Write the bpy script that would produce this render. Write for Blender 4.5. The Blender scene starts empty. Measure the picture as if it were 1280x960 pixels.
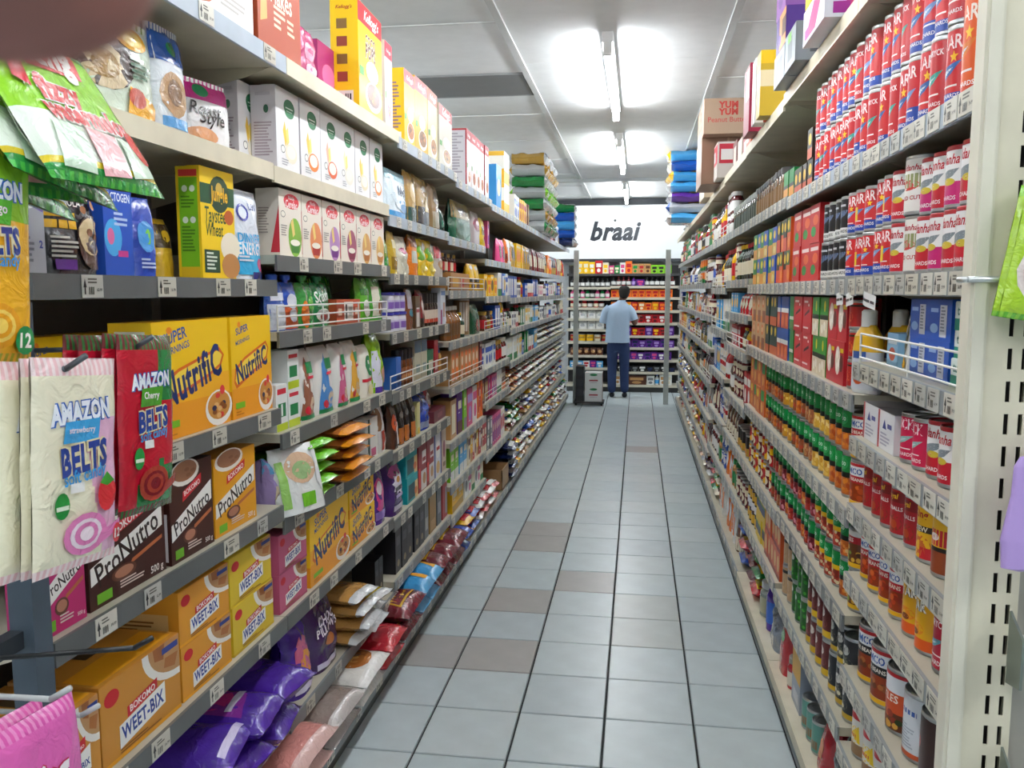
import bpy, math, random
from mathutils import Vector, Matrix, noise
SC = bpy.context.scene
COL = SC.collection
RND = random.Random(11)
R = math.radians

# ---------------------------------------------------------------- camera, world, exposure
FPX, HCAM = 1058.0, 1.6                       # focal length in pixels of the 1280x960 frame, eye height
TH = math.atan(117 / FPX)                     # pitch down
PS = math.atan(157 / FPX * math.cos(TH))      # turned left of the aisle
cam_d = bpy.data.cameras.new('camera')
cam_d.sensor_width = 36.0
cam_d.lens = FPX / 1280 * 36.0
cam_d.clip_start = 0.005
cam_d.dof.use_dof = True
cam_d.dof.focus_distance = 3.6
cam_d.dof.aperture_fstop = 26.0
cam = bpy.data.objects.new('camera', cam_d)
COL.objects.link(cam)
cam.location = (0, 0, HCAM)
cam.rotation_euler = (math.pi / 2 - TH, 0, PS)
SC.camera = cam
world = bpy.data.worlds.new('world')
SC.world = world
world.use_nodes = True
world.node_tree.nodes['Background'].inputs[0].default_value = (0.82, 0.9, 1.0, 1)
world.node_tree.nodes['Background'].inputs[1].default_value = 0.42
SC.view_settings.view_transform = 'Standard'
SC.view_settings.look = 'None'
SC.view_settings.gamma = 1
SC.view_settings.use_curve_mapping = False
SC.view_settings.exposure = -0.2
TUBE_POWER = 125.0

# ---------------------------------------------------------------- measuring helpers
_sp, _cp, _st, _ct = math.sin(PS), math.cos(PS), math.sin(TH), math.cos(TH)
def ray(px, py):
    a, b = (px - 640) / FPX, (480 - py) / FPX
    return (-_sp * _ct + a * _cp - b * _sp * _st, _cp * _ct + a * _sp + b * _cp * _st, -_st + b * _ct)
def onY(px, py, Y):
    d = ray(px, py); t = Y / d[1]
    return d[0] * t, HCAM + d[2] * t
def onZ(px, py, Z):
    d = ray(px, py); t = (Z - HCAM) / d[2]
    return d[0] * t, d[1] * t
def ypx(px, z, X):
    """distance along the aisle of the point of the line (X, z) that is seen at column px"""
    u = (px - 640) / FPX
    return (-X * _cp - u * X * _sp * _ct - u * (z - HCAM) * _st) / (_sp - u * _cp * _ct)

# ---------------------------------------------------------------- colours, materials
NAMED = {'red': '#b3161f', 'maroon': '#5e1019', 'white': '#e8e8e4', 'cream': '#e6dcc0', 'yellow': '#f0bd12', 'orange': '#e8741a',
         'green': '#0d7a35', 'dark green': '#0c3b26', 'lime': '#7cc21c', 'blue': '#1b4fae', 'light blue': '#4aa3dc', 'navy': '#14224f',
         'purple': '#5a2389', 'pink': '#d0467f', 'brown': '#5b3320', 'tan': '#b98a56', 'black': '#17171a', 'teal': '#159a9c',
         'silver': '#b4b8bb', 'grey': '#7d8083', 'lilac': '#a68bc9', 'gold': '#b8913a'}
_hc = {}
def C(s):
    if isinstance(s, tuple):
        return s
    if s in _hc:
        return _hc[s]
    h = NAMED.get(s, s).lstrip('#')
    o = []
    for i in (0, 2, 4):
        x = int(h[i:i + 2], 16) / 255
        o.append(x / 12.92 if x <= .04045 else ((x + .055) / 1.055) ** 2.4)
    _hc[s] = (o[0], o[1], o[2], 1.0)
    return _hc[s]

MATS = {}
def mat(key, rough=.5, metal=0.0, coat=0.0, bump=0.0, bscale=30.0, grime=0.0, trans=0.0, emit=0.0, spec=.5):
    m = bpy.data.materials.new(key)
    m.use_nodes = True
    nt = m.node_tree
    b = nt.nodes['Principled BSDF']
    a = nt.nodes.new('ShaderNodeVertexColor'); a.layer_name = 'Col'
    src = a.outputs['Color']
    tc = nt.nodes.new('ShaderNodeTexCoord')
    if grime:
        n = nt.nodes.new('ShaderNodeTexNoise'); n.inputs['Scale'].default_value = 9.0; n.inputs['Detail'].default_value = 5
        nt.links.new(tc.outputs['Object'], n.inputs['Vector'])
        r = nt.nodes.new('ShaderNodeMapRange'); r.inputs[1].default_value = .3; r.inputs[2].default_value = .7
        r.inputs[3].default_value = 1 - grime; r.inputs[4].default_value = 1 + grime * .4
        nt.links.new(n.outputs['Fac'], r.inputs[0])
        x = nt.nodes.new('ShaderNodeMix'); x.data_type = 'RGBA'; x.blend_type = 'MULTIPLY'; x.inputs[0].default_value = 1
        nt.links.new(src, x.inputs[6]); nt.links.new(r.outputs[0], x.inputs[7])
        src = x.outputs[2]
    nt.links.new(src, b.inputs['Base Color'])
    b.inputs['Roughness'].default_value = rough
    b.inputs['Metallic'].default_value = metal
    b.inputs['Coat Weight'].default_value = coat
    b.inputs['Coat Roughness'].default_value = .12
    b.inputs['Specular IOR Level'].default_value = spec
    if trans:
        b.inputs['Transmission Weight'].default_value = trans
    if emit:
        nt.links.new(src, b.inputs['Emission Color']); b.inputs['Emission Strength'].default_value = emit
    if bump:
        n = nt.nodes.new('ShaderNodeTexNoise'); n.inputs['Scale'].default_value = bscale; n.inputs['Detail'].default_value = 3
        n.inputs['Distortion'].default_value = 1.2
        nt.links.new(tc.outputs['Object'], n.inputs['Vector'])
        bp = nt.nodes.new('ShaderNodeBump'); bp.inputs['Strength'].default_value = bump; bp.inputs['Distance'].default_value = .012
        nt.links.new(n.outputs['Fac'], bp.inputs['Height'])
        nt.links.new(bp.outputs[0], b.inputs['Normal'])
    MATS[key] = m
    return m
mat('card', .42, coat=.06, spec=.35)
mat('film', .26, coat=.35, bump=.55, bscale=24)
mat('clear', .12, coat=.7, bump=.7, bscale=30)
mat('label', .36, coat=.08, spec=.35)
mat('tin', .34, metal=.85)
mat('paint', .45, grime=.12)
mat('plastic', .35, coat=.2)
mat('tile', .28, grime=.07, spec=.45)
mat('matte', .85, grime=.08)
mat('board', .8, grime=.05)
mat('cloth', .9, bump=.35, bscale=14)
mat('skin', .55)
mat('tube', .4, emit=TUBE_POWER)
mat('glass', .12, coat=.6)

# ---------------------------------------------------------------- mesh collecting
class MB:
    def __init__(s):
        s.v = []; s.f = []; s.c = []; s.m = []; s.sm = []
    def add(s, vs, fs, col, m='card', smooth=False):
        o = len(s.v)
        s.v += [tuple(p) for p in vs]
        col = C(col) if not isinstance(col, list) else col
        for i, f in enumerate(fs):
            s.f.append([o + k for k in f]); s.c.append(C(col[i]) if isinstance(col, list) else col); s.m.append(m); s.sm.append(smooth)
    def box(s, x0, x1, y0, y1, z0, z1, col, m='card'):
        vs = [(x, y, z) for z in (z0, z1) for y in (y0, y1) for x in (x0, x1)]
        s.add(vs, [(0, 2, 3, 1), (4, 5, 7, 6), (0, 1, 5, 4), (2, 6, 7, 3), (0, 4, 6, 2), (1, 3, 7, 5)], col, m)
    def tube(s, p, q, r, col, m='paint', n=6):
        p, q = Vector(p), Vector(q)
        d = (q - p).normalized()
        a = d.orthogonal().normalized(); b = d.cross(a)
        vs = []
        for e in (p, q):
            for i in range(n):
                t = 2 * math.pi * i / n
                vs.append(e + (a * math.cos(t) + b * math.sin(t)) * r)
        fs = [(i, (i + 1) % n, n + (i + 1) % n, n + i) for i in range(n)]
        s.add(vs, fs + [tuple(range(n))[::-1], tuple(range(n, 2 * n))], col, m, n > 6)
    def path(s, pts, r, col, m='paint', n=6):
        for a, b in zip(pts, pts[1:]):
            s.tube(a, b, r, col, m, n)
    def lathe(s, prof, cols, n=20, m='label', sx=1.0, sy=1.0):
        """prof: [(radius, z)]; cols and m: one for each step"""
        vs = [(r * math.sin(2 * math.pi * i / n) * sx, -r * math.cos(2 * math.pi * i / n) * sy, z) for r, z in prof for i in range(n)]
        for k in range(len(prof) - 1):
            fs = [(k * n + i, k * n + (i + 1) % n, (k + 1) * n + (i + 1) % n, (k + 1) * n + i) for i in range(n)]
            used = sorted({q for f in fs for q in f}); ix = {q: j for j, q in enumerate(used)}
            s.add([vs[q] for q in used], [tuple(ix[q] for q in f) for f in fs],
                  cols[k] if isinstance(cols, list) else cols, m[k] if isinstance(m, list) else m, True)
    def disc(s, r, z, col, m='tin', n=20, sx=1.0, sy=1.0):
        s.add([(r * math.sin(2 * math.pi * i / n) * sx, -r * math.cos(2 * math.pi * i / n) * sy, z) for i in range(n)], [tuple(range(n))], col, m)
    def grid(s, fn, nu, nv, colfn, m='film', flip=False):
        vs = [fn(i / nu, j / nv) for j in range(nv + 1) for i in range(nu + 1)]
        fs = []; cs = []
        for j in range(nv):
            for i in range(nu):
                q = (j * (nu + 1) + i, j * (nu + 1) + i + 1, (j + 1) * (nu + 1) + i + 1, (j + 1) * (nu + 1) + i)
                fs.append(q[::-1] if flip else q)
                cs.append(colfn((i + .5) / nu, (j + .5) / nv) if callable(colfn) else colfn)
        s.add(vs, fs, cs, m, True)
    def mesh(s, name):
        me = bpy.data.meshes.new(name)
        me.from_pydata(s.v, [], s.f)
        keys = []
        for k in s.m:
            if k not in keys: keys.append(k)
        for k in keys: me.materials.append(MATS[k])
        me.polygons.foreach_set('material_index', [keys.index(k) for k in s.m])
        me.polygons.foreach_set('use_smooth', s.sm)
        at = me.color_attributes.new('Col', 'FLOAT_COLOR', 'CORNER')
        buf = []
        for f, c in zip(s.f, s.c): buf.extend(c * len(f))
        at.data.foreach_set('color', buf)
        me.update()
        return me

def obj(name, me, parent=None, loc=(0, 0, 0), rot=(0, 0, 0), label=None, cat=None, group=None, kind=None):
    o = bpy.data.objects.new(name, me.mesh(name) if isinstance(me, MB) else me)
    COL.objects.link(o)
    o.location = loc; o.rotation_euler = rot
    if parent: o.parent = parent
    if label: o['label'] = label
    if cat: o['category'] = cat
    if group: o['group'] = group
    if kind: o['kind'] = kind
    return o
def bxo(name, x0, x1, y0, y1, z0, z1, col, m='paint', **k):
    b = MB(); b.box(x0, x1, y0, y1, z0, z1, col, m)
    return obj(name, b, **k)

# ---------------------------------------------------------------- print: flat shapes and lettering laid on a surface S(u, v, lift)
_tc = {}
def text2d(s, bold=.0, shear=0.0):
    key = (s, bold, shear)
    if key in _tc: return _tc[key]
    cu = bpy.data.curves.new('lettering', 'FONT')
    cu.body = s; cu.offset = bold; cu.shear = shear; cu.resolution_u = 2; cu.fill_mode = 'FRONT'
    if bold > .02: cu.space_character = 1.06
    o = bpy.data.objects.new('lettering', cu)
    COL.objects.link(o)
    me = bpy.data.meshes.new_from_object(o.evaluated_get(bpy.context.evaluated_depsgraph_get()))
    vs = [(v.co.x, v.co.y) for v in me.vertices]
    fs = [tuple(p.vertices) for p in me.polygons]
    bpy.data.objects.remove(o); bpy.data.curves.remove(cu); bpy.data.meshes.remove(me)
    x0, x1 = min(v[0] for v in vs), max(v[0] for v in vs)
    y0, y1 = min(v[1] for v in vs), max(v[1] for v in vs)
    w = x1 - x0
    _tc[key] = ([((x - (x0 + x1) / 2) / w, (y - (y0 + y1) / 2) / w) for x, y in vs], fs)
    return _tc[key]

def decal(mb, S, w, h, items, m='card', k0=.0004, dk=.00007, N=1, umap=lambda u: u):
    """items: ('r',u0,v0,u1,v1,col) ('e',u,v,ru,rv,col) ('p',[(u,v)..],col) ('t',text,u,v,width,col,{bold,shear,rot,sy})"""
    for i, it in enumerate(items):
        k = k0 + dk * i
        if it[0] == 'r':
            u0, v0, u1, v1, col = it[1:6]
            n = max(1, math.ceil((u1 - u0) * N)); nv = max(1, math.ceil((v1 - v0) * N * (N > 1)))
            vs = [S(umap(u0 + (u1 - u0) * a / n), v0 + (v1 - v0) * b / nv, k) for b in range(nv + 1) for a in range(n + 1)]
            mb.add(vs, [(b * (n + 1) + a, b * (n + 1) + a + 1, (b + 1) * (n + 1) + a + 1, (b + 1) * (n + 1) + a) for b in range(nv) for a in range(n)], col, m, N > 1)
        elif it[0] == 'e':
            cu, cv, ru, rv, col = it[1:6]
            n = 14 if N > 1 else 18
            ring = [(cu + ru * math.cos(2 * math.pi * a / n), cv + rv * math.sin(2 * math.pi * a / n)) for a in range(n)]
            if N > 1:
                half = [((a + cu) / 2, (b + cv) / 2) for a, b in ring]
                vs = [S(umap(a), b, k) for a, b in ring + half]
                mb.add(vs, [(a, (a + 1) % n, n + (a + 1) % n, n + a) for a in range(n)] + [tuple(range(n, 2 * n))], col, m, True)
            else:
                mb.add([S(umap(a), b, k) for a, b in ring], [tuple(range(n))], col, m)
        elif it[0] == 'p':
            P = it[1]
            if N == 1:
                mb.add([S(umap(a), b, k) for a, b in P], [tuple(range(len(P)))], it[2], m)
            else:                                        # follow the curved surface: fan about the middle, split finer
                c = (sum(a for a, b in P) / len(P), sum(b for a, b in P) / len(P)); n = 4
                for e in range(len(P)):
                    p, q = P[e], P[(e + 1) % len(P)]
                    vs = []; ix = {}; fs = []
                    for a in range(n + 1):
                        for b in range(n + 1 - a):
                            ix[a, b] = len(vs); f, g = a / n, b / n
                            vs.append(S(umap(c[0] + (p[0] - c[0]) * f + (q[0] - c[0]) * g), c[1] + (p[1] - c[1]) * f + (q[1] - c[1]) * g, k))
                    for a in range(n):
                        for b in range(n - a):
                            fs.append((ix[a, b], ix[a + 1, b], ix[a, b + 1]))
                            if a + b < n - 1: fs.append((ix[a + 1, b], ix[a + 1, b + 1], ix[a, b + 1]))
                    mb.add(vs, fs, it[2], m, True)
        elif it[0] == 't':
            s, cu, cv, tw, col = it[1:6]
            op = it[6] if len(it) > 6 else {}
            vs, fs = text2d(s, op.get('bold', .012), op.get('shear', 0.0))
            a = R(op.get('rot', 0)); ca, sa = math.cos(a), math.sin(a); sy = op.get('sy', 1.0)
            W = tw * w
            def put(grow, kk, cc, dx=0, dy=0):
                vv, ff = text2d(s, op.get('bold', .012) + grow, op.get('shear', 0.0))
                mb.add([S(umap(cu + (x * W * ca - y * W * sy * sa + dx) / w), cv + (x * W * sa + y * W * sy * ca + dy) / h, kk) for x, y in vv], ff, cc, m)
            if 'out' in op: put(op.get('ow', .05), k - dk * .5, op['out'])
            put(0, k, col)
    return mb

def bars(u0, u1, v, n, dv, col, seed=1):
    r = random.Random(seed); o = []
    for i in range(n):
        o.append(('r', u0, v - i * dv, u0 + (u1 - u0) * r.uniform(.55, 1), v - i * dv + dv * .5, col))
    return o
def bowl(u, v, ru, rv, dish, food, speck, seed=3, n=7):
    r = random.Random(seed)
    o = [('e', u, v, ru, rv, dish), ('e', u, v + rv * .12, ru * .84, rv * .78, food)]
    for i in range(n):
        a = r.uniform(0, 6.28); q = r.uniform(.1, .6)
        o.append(('e', u + math.cos(a) * ru * q, v + rv * .12 + math.sin(a) * rv * q, ru * .17, rv * .15, speck[i % len(speck)]))
    return o
def star(u, v, ru, rv, col, n=5, q=.42):
    return ('p', [(u + ru * (1 if i % 2 == 0 else q) * math.sin(math.pi * i / n), v + rv * (1 if i % 2 == 0 else q) * math.cos(math.pi * i / n)) for i in range(2 * n)], col)

# ---------------------------------------------------------------- product builders; a template is {name, cat, mesh, parts, w, d, h, look}
def S_front(w, d, h): return lambda u, v, k: (-w / 2 + u * w, -d / 2 - k, v * h)
def S_sideL(w, d, h): return lambda u, v, k: (-w / 2 - k, d / 2 - u * d, v * h)
def S_sideR(w, d, h): return lambda u, v, k: (w / 2 + k, -d / 2 + u * d, v * h)
def S_top(w, d, h): return lambda u, v, k: (-w / 2 + u * w, -d / 2 + v * d, h + k)
KINDS = [('infant', 'infant_cereal_carton'), ('porridge', 'porridge_carton'), ('biscuit cereal', 'biscuit_cereal_box'), ('cereal', 'cereal_box'), ('granola', 'cereal_box'), ('NutrifiC', 'cereal_box'), ('soup', 'soup_carton'), ('spice', 'spice_carton'), ('noodle', 'noodle_carton'),
         ('tea ', 'tea_carton'), ('tuna', 'tuna_box'), ('fish', 'fish_carton')]
CKINDS = [('pilchard', 'fish_can'), ('STAR', 'fish_can'), ('fish', 'fish_can'), ('red can with', 'fish_can'), ('bean', 'bean_can'), ('TOMCO', 'bean_can'), ('KOO', 'vegetable_can'), ('vegetable', 'vegetable_can'), ('green and yellow', 'vegetable_can'), ('MEAT', 'meat_can'), ('stew', 'meat_can'), ('bull', 'meat_can')]
def tpl(name, cat, mb, parts, w, d, h, look):
    for k, v in (KINDS if name == 'carton' else CKINDS if name == 'tin_can' else ()):
        if k in look: name = v; break
    return dict(mb=mb, name=name, cat=cat, mesh=mb.mesh(name), parts=[(n, p.mesh(n)) for n, p in parts], w=w, d=d, h=h, look=look)
def T_box(w, d, h, look, body='white', front=(), side=(), top=(), sidecol=None, topcol=None, m='card', near=True, name='carton', cat='carton', flap=True):
    b = MB()
    x, y = w / 2, d / 2
    vs = [(-x, -y, 0), (x, -y, 0), (x, y, 0), (-x, y, 0), (-x, -y, h), (x, -y, h), (x, y, h), (-x, y, h)]
    sc = sidecol or body; tc = topcol or body
    b.add(vs, [(0, 1, 5, 4), (1, 2, 6, 5), (2, 3, 7, 6), (3, 0, 4, 7), (4, 5, 6, 7), (3, 2, 1, 0)], [body, sc, body, sc, tc, tc], m)
    if flap and near:                                     # the tucked top flap stands a little proud
        b.box(-x * .99, x * .99, -y * .99, y * .12, h, h + .0015, tc, m)
    p = MB() if near else b
    decal(p, S_front(w, d, h), w, h, ([('r', .004, .004, .996, .996, body)] if near and front else []) + list(front), m)
    if side:
        decal(p, S_sideL(w, d, h), d, h, side, m); decal(p, S_sideR(w, d, h), d, h, side, m)
    if top: decal(p, S_top(w, d, h + .0015), w, d, top, m)
    parts = [('printed_front', p)] if near and p.f else []
    return tpl(name, cat, b, parts, w, d, h, look)
def T_can(r, h, look, items, body='white', near=True, rep=3, lidcol='#b9bcbd', m='label', name='tin_can', cat='can', band=None):
    b = MB(); n = 20 if near else 12
    rl = r * .985
    b.lathe([(r * .95, 0), (r, .003), (r, .007), (rl, .009)], '#a9adb0', n, 'tin')
    b.lathe([(rl, .009), (rl, h - .009)], body, n, m)
    b.lathe([(rl, h - .009), (r, h - .007), (r, h - .002), (r * .97, h), (r * .93, h - .005)], band or lidcol, n, 'label' if band else 'tin')
    q = MB() if near else b
    q.lathe([(r * .93, h - .005), (r * .8, h - .0045), (r * .78, h - .003), (r * .6, h - .004), (r * .57, h - .0055)], '#9ea2a4', n, 'tin')
    q.disc(r * .57, h - .0055, '#a7abad', 'tin', n)
    p = MB() if near else b
    hh = h - .018
    cw = 2 * math.pi * rl / rep
    for j in range(rep):
        f0 = 2 * math.pi * j / rep
        S = lambda u, v, k: ((rl + k) * math.sin(f0 + (u - .5) * 2 * math.pi / rep), -(rl + k) * math.cos(f0 + (u - .5) * 2 * math.pi / rep), .009 + v * hh)
        decal(p, S, cw, hh, ([('r', 0, .004, 1, .996, body)] if near else []) + list(items), m, k0=.0007, dk=.00005, N=9)
    parts = [('lid', q), ('printed_front', p)] if near else []
    return tpl(name, cat, b, parts, 2 * r, 2 * r, h, look)
def T_jar(r, h, look, body='brown', label='white', lid='red', items=(), near=True, lidh=.18, name='jar', cat='jar', neck=.8, bodymat='glass', square=False):
    b = MB(); n = 16 if near else 10
    z1 = h * (1 - lidh)
    b.lathe([(r * .9, 0), (r, h * .03), (r, z1 * .82), (r * neck, z1 * .97), (r * neck, z1)], body, n, bodymat)
    b.lathe([(r * 1.012, z1 * .15), (r * 1.012, z1 * .7)], label, n, 'label')
    q = MB() if near else b
    q.lathe([(r * neck * 1.02, z1 - .002), (r * neck * 1.12, z1), (r * neck * 1.12, h * .99), (r * neck, h)], lid, n, 'plastic')
    q.disc(r * neck, h, lid, 'plastic', n)
    p = MB() if near else b
    S = lambda u, v, k: ((r * 1.012 + k) * math.sin((u - .5) * 2.8), -(r * 1.012 + k) * math.cos((u - .5) * 2.8), z1 * (.15 + .55 * v))
    decal(p, S, r * 2.8, z1 * .55, items, 'label', N=6)
    return tpl(name, cat, b, [('lid', q)] + ([('printed_front', p)] if p.f else []) if near else [], 2 * r, 2 * r, h, look)
def T_bottle(r, h, look, body='brown', label='white', cap='white', near=True, name='bottle', cat='bottle'):
    b = MB(); n = 14 if near else 8
    b.lathe([(r * .9, 0), (r, h * .02), (r, h * .58), (r * .8, h * .68), (r * .36, h * .8), (r * .34, h * .9)], body, n, 'glass')
    b.lathe([(r * 1.015, h * .14), (r * 1.015, h * .5)], label, n, 'label')
    q = MB() if near else b
    q.lathe([(r * .42, h * .88), (r * .42, h * .985), (r * .36, h)], cap, n, 'plastic'); q.disc(r * .36, h, cap, 'plastic', n)
    return tpl(name, cat, b, [('cap', q)] if near else [], 2 * r, 2 * r, h, look)
def T_pouch(w, d, h, look, items=(), body='white', seal=None, near=True, m='film', wr=.004, seed=1, top=.55, name='pouch', cat='packet', waist=0.0, colfn=None):
    """a filled packet that stands on its base, thick below and pinched to a flat seal above"""
    b = MB()
    nu, nv = (14, 18) if near else (6, 7)
    def hw(v): return w / 2 * (1 - waist * math.sin(v * math.pi) - (.05 * (v > .93)))
    def th(u, v):
        e = max(0.0, 1 - abs(2 * u - 1) ** 3.2) ** .5
        return d / 2 * e * (max(0.0, 1 - v ** 2.6)) ** top
    def wn(u, v, s): return noise.noise(Vector((u * 4.2 + seed * 3.1, v * 5.3, seed + s * 9.0))) * wr * (1 if near else .8)
    def F(u, v, k): return (-hw(v) + 2 * hw(v) * u, -th(u, v) - wn(u, v, 0) * (v > .02) - k - .0012, v * h)
    def B(u, v, k=0): return (-hw(v) + 2 * hw(v) * u, th(u, v) + wn(u, v, 1) * (v > .02) + .0012, v * h)
    cf = colfn or body
    b.grid(lambda u, v: F(u, v, 0), nu, nv, cf, m)
    b.grid(B, nu, nv, cf, m, True)
    pts = [F(i / nu, 0, 0) for i in range(nu + 1)] + [B(i / nu, 0) for i in range(nu, -1, -1)]
    b.add(pts, [tuple(range(len(pts)))[::-1]], C(body), m)
    p = MB() if near else b
    decal(p, F, w, h, items, m, k0=.0014, dk=.0004, N=10 if near else 5)
    parts = [('printed_front', p)] if near and p.f else []
    if near and seal:
        q = MB()
        for sg in (-1, 1):
            vs = []
            for i in range(25):
                for z in (.935, 1.0):
                    vs.append((-hw(.97) + 2 * hw(.97) * i / 24, sg * (.0035 + .0012 * (i % 2)) * 1.0 + sg * th(i / 24, .95) * .9, z * h))
            q.add(vs, [(2 * i, 2 * i + 2, 2 * i + 3, 2 * i + 1) for i in range(24)], [seal if i % 2 else body for i in range(24)], m)
        parts.append(('top_seal', q))
    return tpl(name, cat, b, parts, w, d, h, look)
def T_pillow(w, l, t, look, items=(), body='white', near=True, m='film', wr=.006, seed=1, name='bag', cat='packet', ends=None, colfn=None, full=(3, 5)):
    """a filled packet lying flat: w along the shelf, l from front to back, t thick, crimped at front and back"""
    b = MB()
    nu, nv = (14, 18) if near else (12, 12) if full[0] > 4 else (6, 8)
    def th(u, v):
        a = max(0.0, 1 - abs(2 * u - 1) ** full[0]) ** .5; c = max(0.0, 1 - abs(2 * v - 1) ** full[1]) ** .6
        return t / 2 * a * c
    def wn(u, v, s): return noise.noise(Vector((u * 4 + seed * 2.3, v * 4.6, seed * 1.7 + s * 7.0))) * wr
    def xx(u, v): return (-.5 + u) * w * (1 - .06 * math.sin(math.pi * v))
    def F(u, v, k): return (xx(u, v), (-.5 + v) * l, min(t * .985, t / 2 + th(u, v) * (.9 + wn(u, v, 0) * 14) + wn(u, v, 2) * .5 * (1 - 2 * th(u, v) / t)) + k)
    def B(u, v): return (xx(u, v), (-.5 + v) * l, max(0.0, t / 2 - th(u, v) + wn(u, v, 2) * .5 * (1 - 2 * th(u, v) / t) - .001))
    e = ends or body
    cf = colfn or (lambda u, v: e if v < .09 or v > .91 else body)
    b.grid(lambda u, v: F(u, v, 0), nu, nv, cf, m)
    b.grid(B, nu, nv, cf, m, True)
    p = MB() if near else b
    decal(p, F, w, l, items, m, k0=.0014, dk=.0004, N=10 if near else 5)
    return tpl(name, cat, b, [('printed_front', p)] if near and p.f else [], w, l, t, look)

# ---------------------------------------------------------------- placing with labels
ORD = ['first', 'second', 'third', 'fourth', 'fifth', 'sixth', 'seventh', 'eighth', 'ninth', 'tenth', 'eleventh', 'twelfth', 'thirteenth', 'fourteenth', 'fifteenth', 'sixteenth',
       'seventeenth', 'eighteenth', 'nineteenth', 'twentieth']
ORD += ['twenty-' + o for o in ORD[:9]] + ['thirtieth'] + ['thirty-' + o for o in ORD[:9]] + ['fortieth'] + ['forty-' + o for o in ORD[:9]]
COUNT = {}
def put(t, loc, rot, label, group=None, scale=None, mat3=None):
    o = obj(t['name'], t['mesh'], None, loc, rot if mat3 is None else (0, 0, 0), label, t['cat'], group)
    if mat3 is not None: o.matrix_world = mat3
    if scale: o.scale = scale
    for n, me in t['parts']: obj(n, me, o)
    return o
def count_label(look, where):
    if len(look.split()) > 8:
        for cut in (' with ', ' lettered '):
            if cut in look and len(look.split()) > 8: look = look.split(cut)[0]
    k = (look, where)
    COUNT[k] = COUNT.get(k, 0) + 1
    return f'{look}, {ORD[COUNT[k] - 1]} along {where}'

# ================================================================ THE ROOM
ZC = 3.05
floor = bxo('floor', -3.4, 3.0, -3.0, 14.2, -.12, -.012, '#26292a', 'matte', kind='structure')
floor['label'] = 'pale grey square tiled shop floor with dark joints'
GX = [-1.075, -.748, -.4195, -.097, .231, .5585, .886]
G0, GP = 3.045, .334
tan = [(-.88, 3.52), (-.6, 3.52), (-.6, 4.2), (-.6, 5.23), (-.6, 5.545), (-.24, 4.545), (.05, 8.49)]
tan2 = [(.07, 4.2), (.08, 3.9)]
_tm = {}
for ci in range(6):
    for rj in range(-13, 33):
        x0, x1 = GX[ci] + .0042, GX[ci + 1] - .0042
        y0, y1 = G0 + GP * rj + .0038, G0 + GP * (rj + 1) - .0038
        def has(l): return any(x0 <= a <= x1 and y0 <= b <= y1 for a, b in l)
        kind = 8 if has(tan) else 9 if has(tan2) else RND.choice([0, 0, 1, 1, 2, 3])
        key = (ci, kind)
        if key not in _tm:
            b = MB()
            w, l, e = x1 - x0, y1 - y0, .003
            col = {0: '#c2cdd0', 1: '#becacd', 2: '#c5cfd1', 3: '#bbc6ca', 8: '#acaaa7', 9: '#bcc2c0'}[kind]
            vs = [(0, 0, -.012), (w, 0, -.012), (w, l, -.012), (0, l, -.012), (0, 0, -e), (w, 0, -e), (w, l, -e), (0, l, -e), (e, e, 0), (w - e, e, 0), (w - e, l - e, 0), (e, l - e, 0)]
            b.add(vs, [(0, 1, 5, 4), (1, 2, 6, 5), (2, 3, 7, 6), (3, 0, 4, 7), (4, 5, 9, 8), (5, 6, 10, 9), (6, 7, 11, 10), (7, 4, 8, 11), (8, 9, 10, 11)], col, 'tile')
            _tm[key] = b.mesh('tile')
        obj('tile', _tm[key], floor, (x0, y0, 0))
# the rest of the floor, under and beyond the shelves: the same tiles joined
b = MB()
for ci in range(-8, 14):
    for rj in range(-18, 33):
        if 0 <= ci < 6 and rj >= -13: continue
        x0 = GX[0] + .3268 * ci if ci < 6 else GX[6] + .3268 * (ci - 6); y0 = G0 + GP * rj
        if x0 < -3.4 or x0 > 2.7 or y0 < -3: continue
        b.box(x0 + .0042, x0 + .3226, y0 + .0038, y0 + GP - .0038, -.012, 0, RND.choice(['#c2cdd0', '#becacd', '#c5cfd1']), 'tile')
obj('tile_field', b, floor, kind='stuff')
ceil = bxo('ceiling', -3.4, 3.0, -3.0, 14.2, ZC + .012, ZC + .1, '#8d9093', 'board', kind='structure')
ceil['label'] = 'white board ceiling with raised cover strips'
XS = [-3.3, -1.98, -.76, .49, 1.72, 2.9]
_cm = {}
for ci in range(5):
    y = [-2.95, -2.6, -2.95, -2.4, -2.95][ci]
    while y < 13.9:
        L = 1.22 if ci != 1 else 1.22
        y1 = min(y + L, 13.95)
        b = MB(); b.box(XS[ci] + .004, XS[ci + 1] - .004, y + .002, y1 - .002, ZC, ZC + .012, RND.choice(['#dcdedf', '#d9dbdc', '#dedfe0']), 'board')
        obj('ceiling_board', b, ceil)
        if ci in (0, 1, 3):
            b = MB(); b.box(XS[ci] + .02, XS[ci + 1] - .02, y1 - .012, y1 + .012, ZC - .005, ZC, '#d4d6d6', 'board')
            obj('cover_strip', b, ceil)
        y += L
for k, x in enumerate(XS[1:5]):
    b = MB(); b.box(x - .02, x + .02, -2.95, 13.95, ZC - .014, ZC, '#c3c6c6', 'board')
    obj('cover_strip', b, ceil)
b = MB(); b.box(-1.94, -.79, 5.82, 6.42, ZC - .008, ZC, '#6c6d6e', 'board')
b.box(-1.96, -.78, 5.80, 5.82, ZC - .010, ZC, '#8f9192', 'board'); b.box(-1.96, -.78, 6.42, 6.44, ZC - .010, ZC, '#8f9192', 'board')
obj('ceiling_panel', b, ceil)['label'] = 'dark grey replacement board'
bxo('trim_1', -3.3, 2.9, 11.3, 11.42, ZC - .035, ZC, '#b6b9ba', 'board', kind='structure')
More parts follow.
